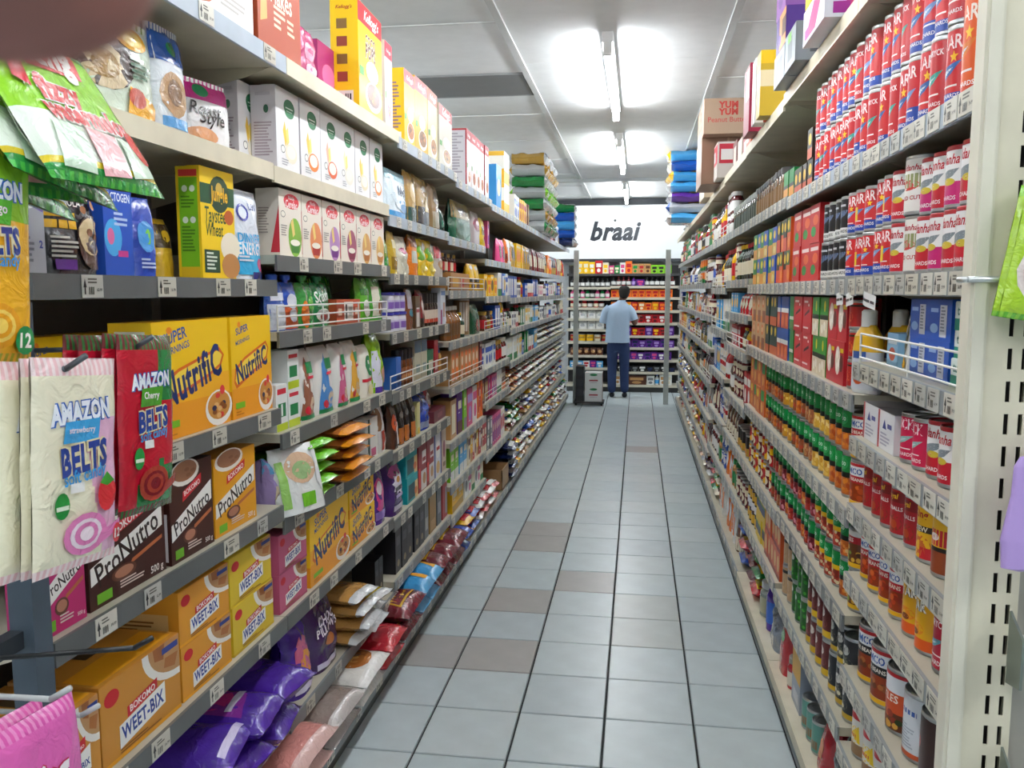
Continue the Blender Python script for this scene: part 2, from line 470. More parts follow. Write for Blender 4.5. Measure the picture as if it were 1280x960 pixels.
bxo('wall_back', -3.4, 3.0, 13.95, 14.1, 0, ZC, '#c9ccce', 'board', kind='structure')
bxo('wall_left', -3.5, -3.4, -3.0, 14.1, 0, ZC, '#c2c4c4', 'board', kind='structure')
bxo('wall_right', 3.0, 3.1, -3.0, 14.1, 0, ZC, '#c2c4c4', 'board', kind='structure')

# ceiling lights: open battens with one bare tube
def light(y0, label, x=-.19, grp='fluorescent battens over the aisle'):
    L = 1.95
    e = obj('ceiling_light', None, None, (x, y0 + L / 2, ZC), (0, 0, 0), label, 'light', grp)
    b = MB(); b.box(-.032, .032, -L / 2, L / 2, -.055, 0, '#e6e7e6', 'paint'); obj('batten', b, e)
    for s in (-1, 1):
        b = MB(); b.box(-.024, .024, s * (L / 2 - .02) - .016, s * (L / 2 - .02) + .016, -.125, -.055, '#d9dad8', 'plastic'); obj('lamp_holder', b, e)
    b = MB(); b.tube((0, -L / 2 + .035, -.105), (0, L / 2 - .035, -.105), .016, (.93, .97, 1, 1), 'tube', 12); obj('fluorescent_tube', b, e)
for y0, lb in [(-1.2, 'bare fluorescent batten behind the viewer'), (1.88, 'bare fluorescent batten nearest overhead, above the front of the aisle'),
               (4.98, 'largest bare fluorescent batten in view on the ceiling'), (8.1, 'middle bare fluorescent batten on the ceiling'), (11.5, 'farthest bare fluorescent batten just before the white sign')]:
    light(y0, lb)
for x, sd in ((-2.45, 'left'), (2.05, 'right')):       # the same battens over the neighbouring aisles
    for k, y0 in enumerate((-1.2, 1.88, 4.98, 8.1, 11.5)):
        light(y0, f'{ORD[k]} bare fluorescent batten over the neighbouring aisle on the {sd}', x, 'fluorescent battens over the neighbouring aisles')

# sign on the back wall
sg = obj('wall_sign', None, None, (-.1, 13.7, 2.1), (0, 0, 0), 'white wall sign reading braai in black italic letters above back shelves', 'sign')
b = MB(); b.box(-1.5, 1.4, 0, .05, .0, .84, '#e9edef', 'plastic'); obj('panel', b, sg)
for z0, z1 in ((-.05, 0), (.84, .93)):
    b = MB(); b.box(-1.5, 1.4, -.012, .06, z0, z1, '#23272d', 'paint'); obj('frame_rail', b, sg)
b = MB()
decal(b, lambda u, v, k: (u, -k, v), 1, 1, [('t', 'braai', -.262, .435, .80, '#20262e', {'bold': .034, 'shear': .28, 'sy': 1.12})], 'plastic', k0=.004)
obj('lettering', b, sg)
b = MB(); b.disc(.02, 0, '#2a3037', 'plastic', 14)
o = obj('dot', b, sg, (-.27, -.006, .60), (R(90), 0, 0))

# ================================================================ SHELVING
XL, XLT, XR = -1.0, -.955, .555
YL = [1.29] + [2.27 + 1.105 * k for k in range(9)] + [12.0]
YR = [1.47, 2.29] + [2.29 + 1.095 * k for k in range(1, 9)] + [12.0]
FARL = [2.165, 1.79, 1.54, 1.29, 1.02, .74, .43, .13]
LEVL = [[2.232, 1.95, 1.63, 1.268, .985, .65, .345, .13], [2.232, 1.945, 1.70, 1.483, 1.19, .94, .65, .325, .13], [2.215, 1.908, 1.67, 1.422, 1.17, .918, .628, .366, .13],
        [2.19, 1.89, 1.6, 1.32, 1.065, .762, .52, .33, .12], [2.17, 1.81, 1.56, 1.32, 1.07, .83, .47, .12]] + [FARL] * 5
LEVR = [[2.33, 1.945, 1.635, 1.418, 1.225, 1.046, .86, .60, .385, .12], [2.33, 1.95, 1.632, 1.33, 1.02, .735, .42, .12], [2.315, 1.957, 1.63, 1.325, 1.02, .72, .44, .12],
        [2.31, 1.955, 1.66, 1.47, 1.27, .98, .72, .44, .12], [2.30, 1.95, 1.62, 1.33, 1.03, .73, .43, .12]] + [[2.29, 1.95, 1.66, 1.4, 1.15, .88, .6, .34, .12]] * 5
DEP = .40
TICK = {}
def ticket(kind):
    if kind in TICK: return TICK[kind]
    b = MB(); w = (.078, .07, .062, .066)[kind % 4]
    col = ['#cdc8b8', '#c4c0b2', '#b9b8b0', '#d5d1c4'][kind % 4]
    b.box(-w / 2, w / 2, -.0015, 0, -.021, .021, col, 'label')
    S = lambda u, v, k: (-w / 2 + u * w, -.0015 - k, -.021 + v * .042)
    it = [('p', [(.05, .45), (.13, .85), (.21, .45), (.16, .45), (.16, .15), (.1, .15), (.1, .45)], '#222222')]
    it += bars(.27, .7, .78, 2, .14, '#5a574e', kind) + [('r', .3, .14, .33, .48, '#44413a'), ('r', .35, .14, .37, .48, '#44413a'), ('r', .4, .14, .44, .48, '#44413a'), ('r', .46, .14, .48, .48, '#44413a'), ('r', .5, .14, .54, .48, '#44413a')]
    it += [('t', ['54.99', '16.99', '62.99', '39.99'][kind % 4], .8, .35, .26, '#2c2a26')]
    decal(b, S, w, .042, it, 'label', k0=.0003)
    TICK[kind] = b.mesh('price_ticket')
    return TICK[kind]
LIPC = {'g': '#5d605f', 'c': '#d6cdb4', 'b': '#a9b4bf', 'l': '#8d9293', 'm': '#767a7b'}
def fence(parent, s, xl, y0, y1, z, h=.06, rails=3):
    b = MB()
    x = xl + s * .012
    for k in range(rails):
        b.tube((x, y0, z + .012 + h * k / (rails - 1)), (x, y1, z + .012 + h * k / (rails - 1)), .0028, '#dcdcd6', 'paint')
    n = max(2, int((y1 - y0) / .28) + 1)
    for k in range(n):
        y = y0 + (y1 - y0) * k / (n - 1)
        b.tube((x, y, z - .002), (x, y, z + .014 + h), .0028, '#dcdcd6', 'paint')
    obj('wire_fence', b, parent)
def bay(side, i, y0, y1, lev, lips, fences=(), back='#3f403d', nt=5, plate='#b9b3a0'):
    s = -1 if side == 'L' else 1
    XB = XL if side == 'L' else XR
    sd = 'left' if side == 'L' else 'right'
    e = obj('shelving_bay', None, None, (XB + s * DEP / 2, y0, 0), (0, 0, 0), f'steel shelving bay, {ORD[i]} along the {sd} side of the aisle', 'shelving', f'steel shelving bays on the {sd}')
    off = tuple(-a for a in e.location)
    def part(name, mb, par=e): return obj(name, mb, par, off if par is e else (0, 0, 0))
    xb = XB + s * DEP
    a, c = sorted((xb, xb + s * .02))
    b = MB(); b.box(a, c, y0, y1, 0, lev[0], back, 'paint'); part('back_panel', b)  # dark panel colour stands in for the shade in the shelf gaps
    for y in (y0, y1 - .022):
        a, c = sorted((xb - s * .03, xb))
        b = MB(); b.box(a, c, y, y + .022, 0, lev[0] - .03, '#a8a294' if side == 'R' else '#8f8c83', 'paint'); part('upright', b)
    for j, z in enumerate(lev):
        base = j == len(lev) - 1
        xl = (XLT if j == 0 or base else XL) if side == 'L' else (XR - .012 if base else XR - .025 if j == 0 else XR)
        a, c = sorted((xl + s * .006, xb))
        b = MB(); b.box(a, c, y0 + .002, y1 - .002, z - .026, z - .001, plate if lips[j] != 'c' else '#d8cfb8', 'paint')
        sh = part('shelf', b)
        a, c = sorted((xl, xl + s * .008))
        b = MB(); b.box(a, c, y0 + .002, y1 - .002, z - .046, z - .0008, LIPC[lips[j]], 'paint')
        obj('price_strip', b, sh)
        if base:
            a, c = sorted((xl + s * .035, xl + s * .05))
            b = MB(); b.box(a, c, y0, y1, 0, z - .026, '#4b4c4a', 'paint'); part('kick_plate', b)
        elif i < 4:
            for y in (y0 + .0002,):
                b = MB()
                vs = []
                for yy in (y, y + .0016):
                    vs += [(xl + s * .05, yy, z - .026), (xb - s * .03, yy, z - .026), (xb - s * .03, yy, z - .115), (xl + s * .12, yy, z - .05)]
                b.add(vs, [(0, 1, 2, 3), (7, 6, 5, 4), (0, 4, 5, 1), (1, 5, 6, 2), (2, 6, 7, 3), (3, 7, 4, 0)], '#c4bca6', 'paint')
                obj('bracket', b, sh)
        if j in fences: fence(sh, s, xl, y0 + .02, y1 - .02, z)
        n = nt if not (j == 0 and side == 'R') else 0
        if lips[j] == 'c': n = 0
        for k in range(n):
            y = y0 + (y1 - y0) * (k + .5 + RND.uniform(-.3, .3) * (.25 if n > 7 else 1)) / n
            obj('price_ticket', ticket(RND.randrange(4)), sh, (xl - s * .0005, y, z - .0225), (0, 0, R(90) if side == 'L' else R(-90)))
    return e
lipsL = [list('bcggggll'), list('ccgggggml'), list('bbgggggll'), list('bblllllll'), list('bblllllll')]
lipsR = [list('cblllllllc'), list('cblllmlc'), list('cllllllc')]
fencesL = [(), (3,), (4,), (2, 4), (3, 5)]
fencesR = [(3,), (), (), (4,), (1, 2, 3)]
for i in range(10):
    lv = LEVL[i]
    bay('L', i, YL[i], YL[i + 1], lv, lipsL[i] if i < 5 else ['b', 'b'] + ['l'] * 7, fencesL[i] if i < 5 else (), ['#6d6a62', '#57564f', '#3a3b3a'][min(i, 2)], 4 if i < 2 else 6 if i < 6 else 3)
for i in range(10):
    lv = LEVR[i]
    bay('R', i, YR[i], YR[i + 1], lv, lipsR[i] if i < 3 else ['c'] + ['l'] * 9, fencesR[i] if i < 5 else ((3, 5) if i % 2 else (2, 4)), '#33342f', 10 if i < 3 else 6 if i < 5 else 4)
# far end posts, standing proud of the shelves
for side, x, lb in (('L', -.86, 'left'), ('R', .415, 'right')):
    p = bxo('end_post', x - .035, x + .035, 12.02, 12.08, 0, 2.16, '#b3b8b3', 'paint')
    p['label'] = f'pale steel end post at the far end of the {lb} shelves'; p['category'] = 'post'
# ---------------------------------------------------------------- rows of products
def where(side, bayi, sh): return f'{ORD[sh]} shelf down, {ORD[bayi]} {"left" if side == "L" else "right"} bay'
def row(side, bayi, sh, specs):
    """specs: (p0, p1, n, template maker of width or template, options): p0..p1 are columns of the photograph (or metres along the aisle when under 20)"""
    s = -1 if side == 'L' else 1
    lev = LEVL if side == 'L' else LEVR
    z = lev[bayi][sh]
    base = sh == len(lev[bayi]) - 1
    xl = (XLT if sh == 0 or base else XL) if side == 'L' else XR
    for sp in specs:
        p0, p1, n, fn = sp[:4]
        op = sp[4] if len(sp) > 4 else {}
        xo = op.get('xo', .022)
        ya, yb = (p0, p1) if p0 < 20 else sorted((ypx(p0, z, xl + s * xo), ypx(p1, z, xl + s * xo)))
        YY = YL if side == 'L' else YR
        if not op.get('free'): ya, yb = max(ya, YY[bayi] + .004), min(yb, YY[bayi + 1] - .004)
        w = (yb - ya) / n
        t = fn(w * op.get('fill', .965)) if callable(fn) else fn
        ts = t if isinstance(t, list) else [t]
        gap = lev[bayi][sh - 1] - z - .05 if sh else 9
        for j in range(op.get('deep', 1)):
            for k in range(op.get('stack', 1)):
                for q in range(n):
                    t = ts[(q + k * op.get('alt', 0)) % len(ts)]
                    y = ya + w * (q + .5)
                    X = xl + s * (xo + t['d'] / 2 + j * (t['d'] + .004))
                    pre = ''
                    if op.get('stack', 1) > 1: pre = ['lower ', 'upper ', 'topmost ', 'fourth-tier ', 'fifth-tier ', 'sixth-tier '][k] if op['stack'] < 3 else ['bottom ', 'second-tier ', 'third-tier ', 'fourth-tier ', 'fifth-tier ', 'sixth-tier ', 'seventh-tier '][k]
                    if j: pre = f'{["", "second-row ", "third-row ", "fourth-row "][j]}' + pre
                    rz = (R(90) if side == 'L' else R(-90)) + R(RND.uniform(-1, 1) * op.get('jit', 1.0)) + R(op.get('yaw', 0))
                    if op.get('round'): rz += RND.uniform(-.25, .25)
                    fit = min(1.0, gap / (op.get('stack', 1) * (t['h'] + .003)))
                    zz = z + k * (t['h'] + .0006) * fit
                    o = put(t, (X + s * RND.uniform(0, .006) * op.get('jit', 1.0), y, zz), (R(op.get('lean', 0)), 0, rz),
                            count_label(pre + t['look'], where(side, bayi, sh)), f"{t['look']} row", scale=None if fit == 1 else (1, 1, fit))
                    if op.get('lean'):     # leaning packets turn about their front lower edge
                        o.rotation_mode = 'XYZ'

# ================================================================ PRODUCT DESIGNS
CR, BLU, RED = '#efe6cf', '#1d3f8f', '#c41f2b'
def f_nutrific(small=False):
    it = [('r', 0, 0, 1, .30, '#eb9a22'), ('r', 0, .30, 1, .5, '#f1ae22')]
    it += [('t', 'SUPER', .27, .88, .30, '#2c4f9c', {'bold': .02, 'rot': 10}), ('t', 'MORNINGS', .28, .77, .34, '#2c4f9c', {'bold': .012, 'rot': 10})]
    it += [('e', .2, .93, .035, .03, '#f08a1e')]
    it += [('p', [(.05, .36), (.1, .3), (.7, .48), (.88, .56), (.93, .66), (.86, .74), (.3, .6), (.08, .5)], '#dd6a1e'), ('p', [(.08, .38), (.12, .34), (.7, .51), (.86, .58), (.9, .66), (.84, .71), (.3, .57), (.1, .47)], '#f8d64a'),
           ('t', 'NutrifiC', .49, .52, .78, '#1c2c63', {'bold': .03, 'rot': 13, 'sy': 1.45})]
    it += bowl(.83, .17, .2, .17, '#f2efe8', '#c98b3e', ['#8c4f1f', '#d63f3a', '#e0b070', '#2b2b52'], 5, 11)
    it += [('e', .88, .33, .035, .045, '#d9363e'), ('r', .06, .1, .28, .16, '#79b829')] + bars(.06, .26, .06, 2, .025, '#c77a16')
    return it
def box_nutrific(h, d=.10, near=True, look='yellow cereal box lettered NutrifiC'):
    return lambda w: T_box(w, d, h, look, '#f5c61c', f_nutrific(), [('r', 0, 0, 1, .28, '#ec9a20'), ('r', .15, .8, .85, .93, '#e9e4d2')] + bars(.2, .8, .7, 8, .05, '#b98a12'), [('t', 'NutrifiC', .5, .5, .5, BLU, {'bold': .02})], topcol='#eebd16', near=near)
def box_pronutro(body, h, d=.07, look='', dark='#3a1a14'):
    fr = [('r', 0, 0, 1, .06, body)] + bowl(.36, .93, .33, .14, '#e9e3d9', '#9a6a4c', ['#8a5a3c'], 2, 3)
    fr += [('p', [(.02, .24), (.02, .42), (.96, .74), (.96, .52)], '#f0ede6'), ('t', 'ProNutro', .49, .47, .84, '#26150f', {'bold': .012, 'rot': 17, 'sy': 1.2}),
           ('p', [(.28, .62), (.29, .73), (.73, .86), (.72, .75)], RED), ('t', 'BOKOMO', .505, .74, .38, '#f5efe8', {'bold': .02, 'rot': 13})]
    fr += [('p', [(.5, .27), (.53, .32), (.95, .42), (.95, .38)], '#b0653a'), ('e', .42, .23, .16, .08, '#5e3626'), ('e', .42, .235, .12, .055, '#a9735a')]
    fr += [('r', .08, .04, .26, .14, '#6cae2a'), ('t', '500 g', .86, .07, .18, '#efe6e0')] + bars(.36, .7, .14, 3, .03, '#d8c8bd')
    return lambda w: T_box(w, d, h, look, body, fr, [('r', .1, .04, .9, .55, '#e5dfe0')] + bars(.18, .8, .5, 9, .045, '#9a8f94'), (), topcol=dark)
def box_weetbix(body, h, d=.14, look='', top=None, ban='#e7a01e'):
    def arc(r): return [(1, 1)] + [(1 - r * math.cos(a), 1 - r * 1.05 * math.sin(a)) for a in [math.pi / 2 * k / 8 for k in range(9)]]
    fr = [('p', arc(.5), '#eeeae2'), ('p', arc(.42), '#b58a5c'), ('p', [(.64, 1), (.66, .84), (.78, .8), (.8, 1)], '#96592a'), ('p', [(.8, .8), (.78, .68), (.93, .62), (.98, .78)], '#a4652f'), ('p', [(.84, 1), (.84, .86), (.97, .84), (.99, 1)], '#c08a50')]
    fr += [('r', 0, 0, 1, .05, ban), ('e', .13, .8, .085, .1, RED), ('r', .76, .86, .98, .94, '#243a86')]
    fr += [('p', [(.2, .12), (.2, .4), (.78, .52), (.78, .24)], '#f4f2ec'), ('t', 'WEET-BIX', .49, .32, .53, '#1f3c8c', {'bold': .03, 'rot': 5, 'sy': 1.35}),
           ('p', [(.3, .43), (.3, .56), (.68, .64), (.68, .51)], RED), ('t', 'BOKOMO', .49, .535, .32, '#f7efe9', {'bold': .02, 'rot': 5})]
    fr += bars(.2, .75, .1, 2, .035, '#8a5a20')
    return lambda w: T_box(w, d, h, look, body, fr, [('r', .1, .1, .9, .6, '#d8b070')] + bars(.2, .8, .5, 5, .07, '#8a5a20'), [('r', .04, .06, .96, .44, ban), ('r', .4, .55, .6, .85, '#4c3a22')], topcol=top or body)
def box_badge(h=.235, d=.075):
    out = []
    for k, (c1, c2) in enumerate([('#f1c63a', '#f0e6cf'), ('#f2cf55', '#ea7f2a'), ('#efb79a', '#e0602a'), ('#f3e6b8', '#e8e4d6'), ('#f4cf4e', '#e9dfc0'), ('#f3c84c', '#e58a3a')]):
        fr = [('e', .58, .8, .24, .105, '#116b3e'), ('e', .58, .745, .2, .075, '#116b3e'), ('t', 'Nature', .58, .79, .34, '#e9efe6', {'bold': .015})]
        fr = fr[:2] + [('r', .42, .785, .74, .80, '#cfe3d4'), ('r', .45, .75, .70, .76, '#cfe3d4')]
        fr += [('p', [(.28, .5), (.36, .62), (.46, .42), (.38, .3)], c1), ('p', [(.4, .5), (.5, .56), (.54, .38), (.44, .32)], '#f6dd7a'), ('e', .62, .24, .26, .12, c2), ('e', .62, .26, .2, .085, '#f7f2e4'), ('e', .26, .27, .09, .05, '#3a3f44'), ('e', .26, .27, .075, .04, '#f0efea')] + bars(.2, .5, .14, 3, .03, '#a7aab0', k)
        sd = bars(.12, .88, .55, 12, .035, '#a5959f', k) + [('e', .62, .72, .1, .05, '#4d7a60'), ('r', .2, .88, .8, .92, '#c8c1c9')]
        out.append((fr, sd))
    return lambda w: [T_box(w, d, h, 'white cereal carton with green badge', '#e9e9ea', f, s, sidecol='#dcd6dc') for f, s in out]
def box_cerelac(h=.21, d=.07):
    out = []
    for k, (c1, c2) in enumerate([('#7fae3a', '#3f7f2a'), ('#e08a55', '#a32c26'), ('#b98ac0', '#6b2a7e'), ('#a0506a', '#7a1f3a'), ('#d9a35a', '#b06a28'), ('#e3b46a', '#b8742a')]):
        fr = [('e', .55, .84, .34, .115, '#d8303c'), ('r', .28, .74, .82, .83, '#d8303c'), ('t', 'Cerelac', .55, .80, .52, '#fbeeee', {'bold': .02, 'sy': 1.2}), ('t', 'Nestle', .55, .895, .26, '#fbeeee', {'bold': .01})]
        fr += [('e', .68, .3, .3, .3, c1), ('p', [(.5, .52), (.6, .6), (.68, .35), (.58, .3)], '#f0d27a'), ('p', [(.46, .22), (.52, .06), (.84, .06), (.9, .22)], c2), ('e', .68, .22, .22, .05, '#f6efe0'), ('e', .16, .63, .1, .05, '#454545'), ('e', .16, .63, .085, .04, '#f0eadb')]
        fr += bars(.06, .34, .45, 5, .035, '#9a938c', k)
        sd = [('p', [(.6, .05), (1, .05), (1, .75)], '#d43a48')] + bars(.1, .6, .7, 10, .04, '#a89a90', k)
        out.append((fr, sd))
    return lambda w: [T_box(w, d, h, 'cream infant cereal carton lettered Cerelac', '#efe6d8', f, s, sidecol='#eadfd2') for f, s in out]
def box_kellogg(h, body, top, pic, look, d=.085, words=(), side=None, sidecol=None):
    fr = [('r', 0, .82, 1, 1, top), ('t', "Kellogg's", .55, .9, .62, '#fbf3f0', {'bold': .015, 'shear': .3})]
    fr += [('t', a, .5, v, w, c, {'bold': .035, 'sy': 1.3, 'out': '#f6efe4', 'ow': .04}) for a, v, w, c in words]
    fr += bowl(.6, .2, .34, .14, '#f4f1ea', pic, ['#6a3a1c', '#c68b45', '#a85f2a'], len(look), 9) + [('e', .55, .43, .26, .1, '#f6f3ec'), ('r', .03, .34, .2, .42, '#4c9a34')]
    sd = side or (bars(.12, .88, .8, 14, .045, '#8d6f80', 3) + [('r', .15, .04, .85, .16, '#e9e6e0')])
    return lambda w: T_box(w, d, h, look, body, fr, sd, sidecol=sidecol or body)
def can_fish(body, word, wc, low=None, lowc='#1c3f94', fish='#3b6fa8', starc=None, tail=None):
    it = []
    if low: it.append(('r', 0, 0, 1, low, lowc))
    it += [('t', word, .5, .84, .8, wc, {'bold': .02, 'sy': 1.4})]
    if starc: it.append(star(.68, .64, .13, .085, starc))
    it += [('p', [(.12, .40), (.3, .34), (.62, .42), (.9, .58), (.7, .56), (.4, .52)], fish), ('p', [(.14, .41), (.34, .38), (.68, .50), (.4, .47)], '#c9d3da')]
    it += [('t', tail or 'PILCHARDS', .5, .12, .74, '#f3eeee', {'bold': .015}), ('r', .2, .24, .8, .265, '#efe3df')]
    return it
def blobs(cols, seed, v0, v1, n=16, ru=.085, rv=.06):
    r = random.Random(seed)
    return [('e', r.uniform(.04, .96), r.uniform(v0 + rv, v1 - rv * .6), ru * r.uniform(.8, 1.2), rv * r.uniform(.8, 1.2), cols[i % len(cols)]) for i in range(n)]
def can_koo(food, cols, seed, tag='#0f1512', yellow=False):
    it = [('r', 0, 0, 1, .46, food)] + blobs(cols, seed, .0, .46)
    it += [('r', 0, .44, 1, .58, '#e9b818' if yellow else tag)] + bars(.1, .6, .52, 1, .03, '#efefe8' if not yellow else '#3a2a10')
    it += [('r', 0, .58, 1, 1, '#0c7a38'), ('e', .5, .79, .27, .155, '#2f9a58'), ('t', 'KOO', .5, .79, .36, '#e6f2e8', {'bold': .03, 'sy': 1.2})]
    return it
def can_tomco(mid, midword, seed, cols=('#b5481c', '#cf6a2a', '#9c3a14')):
    return [('r', 0, .09, 1, .52, '#8e3412')] + blobs(list(cols), seed, .09, .52, 15) + [('r', 0, .0, 1, .09, '#e9b51c'), ('r', 0, .52, 1, .7, mid), ('t', midword, .5, .61, .86, '#f4ecdc', {'bold': .02}),
            ('r', 0, .7, 1, .93, '#e9ecee'), ('t', 'TOMCO', .5, .81, .8, '#2456a6', {'bold': .03, 'sy': 1.2}), ('r', 0, .93, 1, 1, '#b9232b')]
_memo = {}
def memo(fn):
    def g(w):
        k = (id(fn), round(w, 2))
        if k not in _memo: _memo[k] = fn(w)
        return _memo[k]
    return g

# ================================================================ LEFT SIDE, NEAR BAYS
def pouch(h, d, look, body, items, **k): return lambda w: T_pouch(w, d, h, look, items, body, **k)
# top shelf
row('L', 0, 0, [
    (225, 322, 1, lambda w: T_box(w, .08, .3, 'white muesli carton with orange bowl', '#e9e7e4', [('e', .2, .3, .3, .25, '#b5542a'), ('e', .2, .32, .22, .18, '#e0a25a'), ('p', [(.62, .5), (.9, .5), (.8, .3), (.72, .3)], '#c9283a'), ('t', 'TEA', .76, .43, .12, '#f5e9e9')][:3] + bars(.5, .9, .25, 4, .04, '#b8b3ae'))),
    (322, 378, 1, lambda w: T_box(w, .085, .32, 'brown cereal box lettered Bran Flakes', '#a3431f', [('t', 'Bran', .5, .62, .34, '#f3e3d0', {'bold': .012, 'sy': 1.3}), ('t', 'Flakes', .54, .5, .5, '#f3e3d0', {'bold': .012, 'sy': 1.3}), ('p', [(.05, .2), (.1, .75), (.2, .8), (.2, .25)], '#d9a35c'), ('e', .74, .9, .22, .1, '#e7e0d8'), ('e', .74, .91, .17, .07, '#8b4a24')] + bars(.35, .62, .38, 4, .05, '#e6cdb5', 2) + bars(.66, .9, .34, 3, .05, '#e6cdb5', 4)), {'free': 1})])
row('L', 1, 0, [
    (381, 402, 1, pouch(.19, .07, 'pink foil cereal packet', '#b3406f', [('e', .5, .6, .3, .15, '#d98aa8'), ('e', .5, .3, .3, .1, '#e6b7c8')], wr=.012), {'xo': .07}),
    (404, 421, 1, lambda w: T_box(.20, .075, .2, 'magenta cereal box', '#9c1f63', [('e', .5, .5, .3, .2, '#d66a9c')], [('r', .2, .5, .8, .7, '#c3b9cf'), ('r', .2, .15, .8, .35, '#b890b4'), ('r', .2, .82, .8, .9, '#e3a7c8')], sidecol='#a02468'), {'fill': 1, 'xo': .11}),
    (449, 480, 1, box_kellogg(.375, '#f2c416', RED, '#5e3420', 'tall yellow cereal box lettered COCO POPS', .1, [('COCO', .7, .42, '#5a2a14'), ('POPS', .6, .42, '#5a2a14')], [('r', .22, .74, .6, .83, '#7a5a2a'), ('r', .22, .58, .6, .67, '#8a3a2a'), ('r', .22, .42, .6, .51, '#7a5a2a'), ('r', .22, .26, .6, .35, '#8a3a2a'), ('r', .2, .04, .8, .18, '#e9e4da'), ('r', .5, .06, .55, .15, '#333333'), ('r', .58, .06, .62, .15, '#333333'), ('r', .66, .06, .72, .15, '#333333'), ('t', "Kellogg's", .5, .93, .6, '#a8202a', {'shear': .3})], '#efc614')),
    (482, 506, 1, box_kellogg(.325, '#ece6e4', '#c8213a', '#d98ab0', 'white cereal box with red top'))])
row('L', 2, 0, [
    (507, 520, 1, box_kellogg(.31, '#f0bf1c', '#c0242c', '#b06a2a', 'yellow cereal box with red top')),
    (521, 536, 1, box_kellogg(.325, '#e6b02a', '#b8222a', '#8a5a2a', 'golden cereal box with red top')),
    (536, 549, 1, box_kellogg(.325, '#e9d9a8', '#c44a2c', '#a8742a', 'cream granola box with orange top')),
    (549, 566, 1, box_kellogg(.30, '#d9d4c4', '#b52a30', '#a8844a', 'pale granola box'))])
row('L', 3, 0, [
    (584, 620, 5, memo(box_kellogg(.33, '#e2dcda', '#a8202e', '#b5582a', 'white cereal box with red edge', .13, (), [('r', .06, .03, .94, .97, '#d9d6dc')] + bars(.15, .85, .9, 16, .05, '#a8a2ad', 8), '#a8202e')))])
row('L', 4, 0, [
    (621, 627, 1, lambda w: T_box(w, .06, .3, 'tall thin blue cereal box', '#2f86c4', [('e', .5, .5, .3, .2, '#e6d8a0')])),
    (6.42, 6.74, 1, lambda w: T_box(w, .30, .235, 'white cereal case with yellow band', '#e8e4da', [('r', 0, 0, 1, .4, '#e8b020')], [('r', 0, 0, 1, .45, '#e2ab2a'), ('r', 0, .86, 1, 1, '#e2b23a'), ('r', .49, 0, .51, 1, '#b9b2a2')] + bars(.1, .4, .7, 3, .06, '#a9a294')), {'stack': 2, 'xo': .05})])
# second shelf: pouches, then white cartons with a green badge
row('L', 0, 1, [
    (112, 206, 1, pouch(.2, .07, 'pale green granola pouch with honey picture', '#cfdcc8', [('e', .22, .55, .4, .35, '#3a2a22'), ('e', .22, .42, .3, .22, '#cdb892'), ('e', .2, .44, .2, .14, '#9a7a4a'), ('e', .62, .8, .24, .12, '#e2a21c'), ('t', 'SUNRIPE', .62, .8, .3, '#6a3a14', {'bold': .02}), ('p', [(.45, .02), (.98, .02), (.98, .18), (.5, .3)], '#e9a820'), ('e', .6, .2, .13, .1, '#b5432a')] [:5] + [('e', .62, .8, .17, .08, '#f0cf6a'), ('p', [(.45, .02), (.98, .02), (.98, .18), (.5, .3)], '#e9a820'), ('e', .6, .2, .13, .1, '#b5432a')] + bars(.55, .85, .58, 4, .06, '#4a6a52'), seal='#6f9a3a', seed=4)),
    (206, 246, 1, pouch(.235, .08, 'white oats pouch with blue top and leaf badge', '#dfe3e8', [('r', .02, .66, .98, .97, '#1f4f9c'), ('e', .5, .8, .14, .07, '#1d7a48'), ('e', .42, .36, .34, .22, '#b08a62'), ('e', .42, .38, .2, .13, '#7a5a3e'), ('r', .1, .04, .9, .14, '#5a9ad0')], seal='#3567ad', seed=5)),
    (246, 292, 1, pouch(.175, .08, 'roast style pouch with magenta top', '#e4e2e2', [('r', .02, .7, .98, .97, '#b81f78'), ('e', .36, .84, .14, .09, '#1c7a48'), ('t', 'Roast', .4, .58, .6, '#2a2422', {'shear': .3, 'bold': .012}), ('t', 'Style', .5, .44, .5, '#2a2422', {'shear': .3, 'bold': .012}), ('e', .3, .2, .28, .12, '#c88a5a')], seal='#c7458f', seed=6), {'yaw': -14, 'xo': .07})])
row('L', 1, 1, [(347, 484, 6, box_badge(), {'jit': .4})])
t = box_badge()(.15)[0]
for k in range(2):
    put(t, (XL - .022 - .04 - .0785 * (k + 1), YL[1] + .08, LEVL[1][1]), (0, 0, R(90)), f'white cereal carton standing {["just behind", "deepest behind"][k]} the first green-badge carton, second left bay', 'white cereal carton with green badge row')
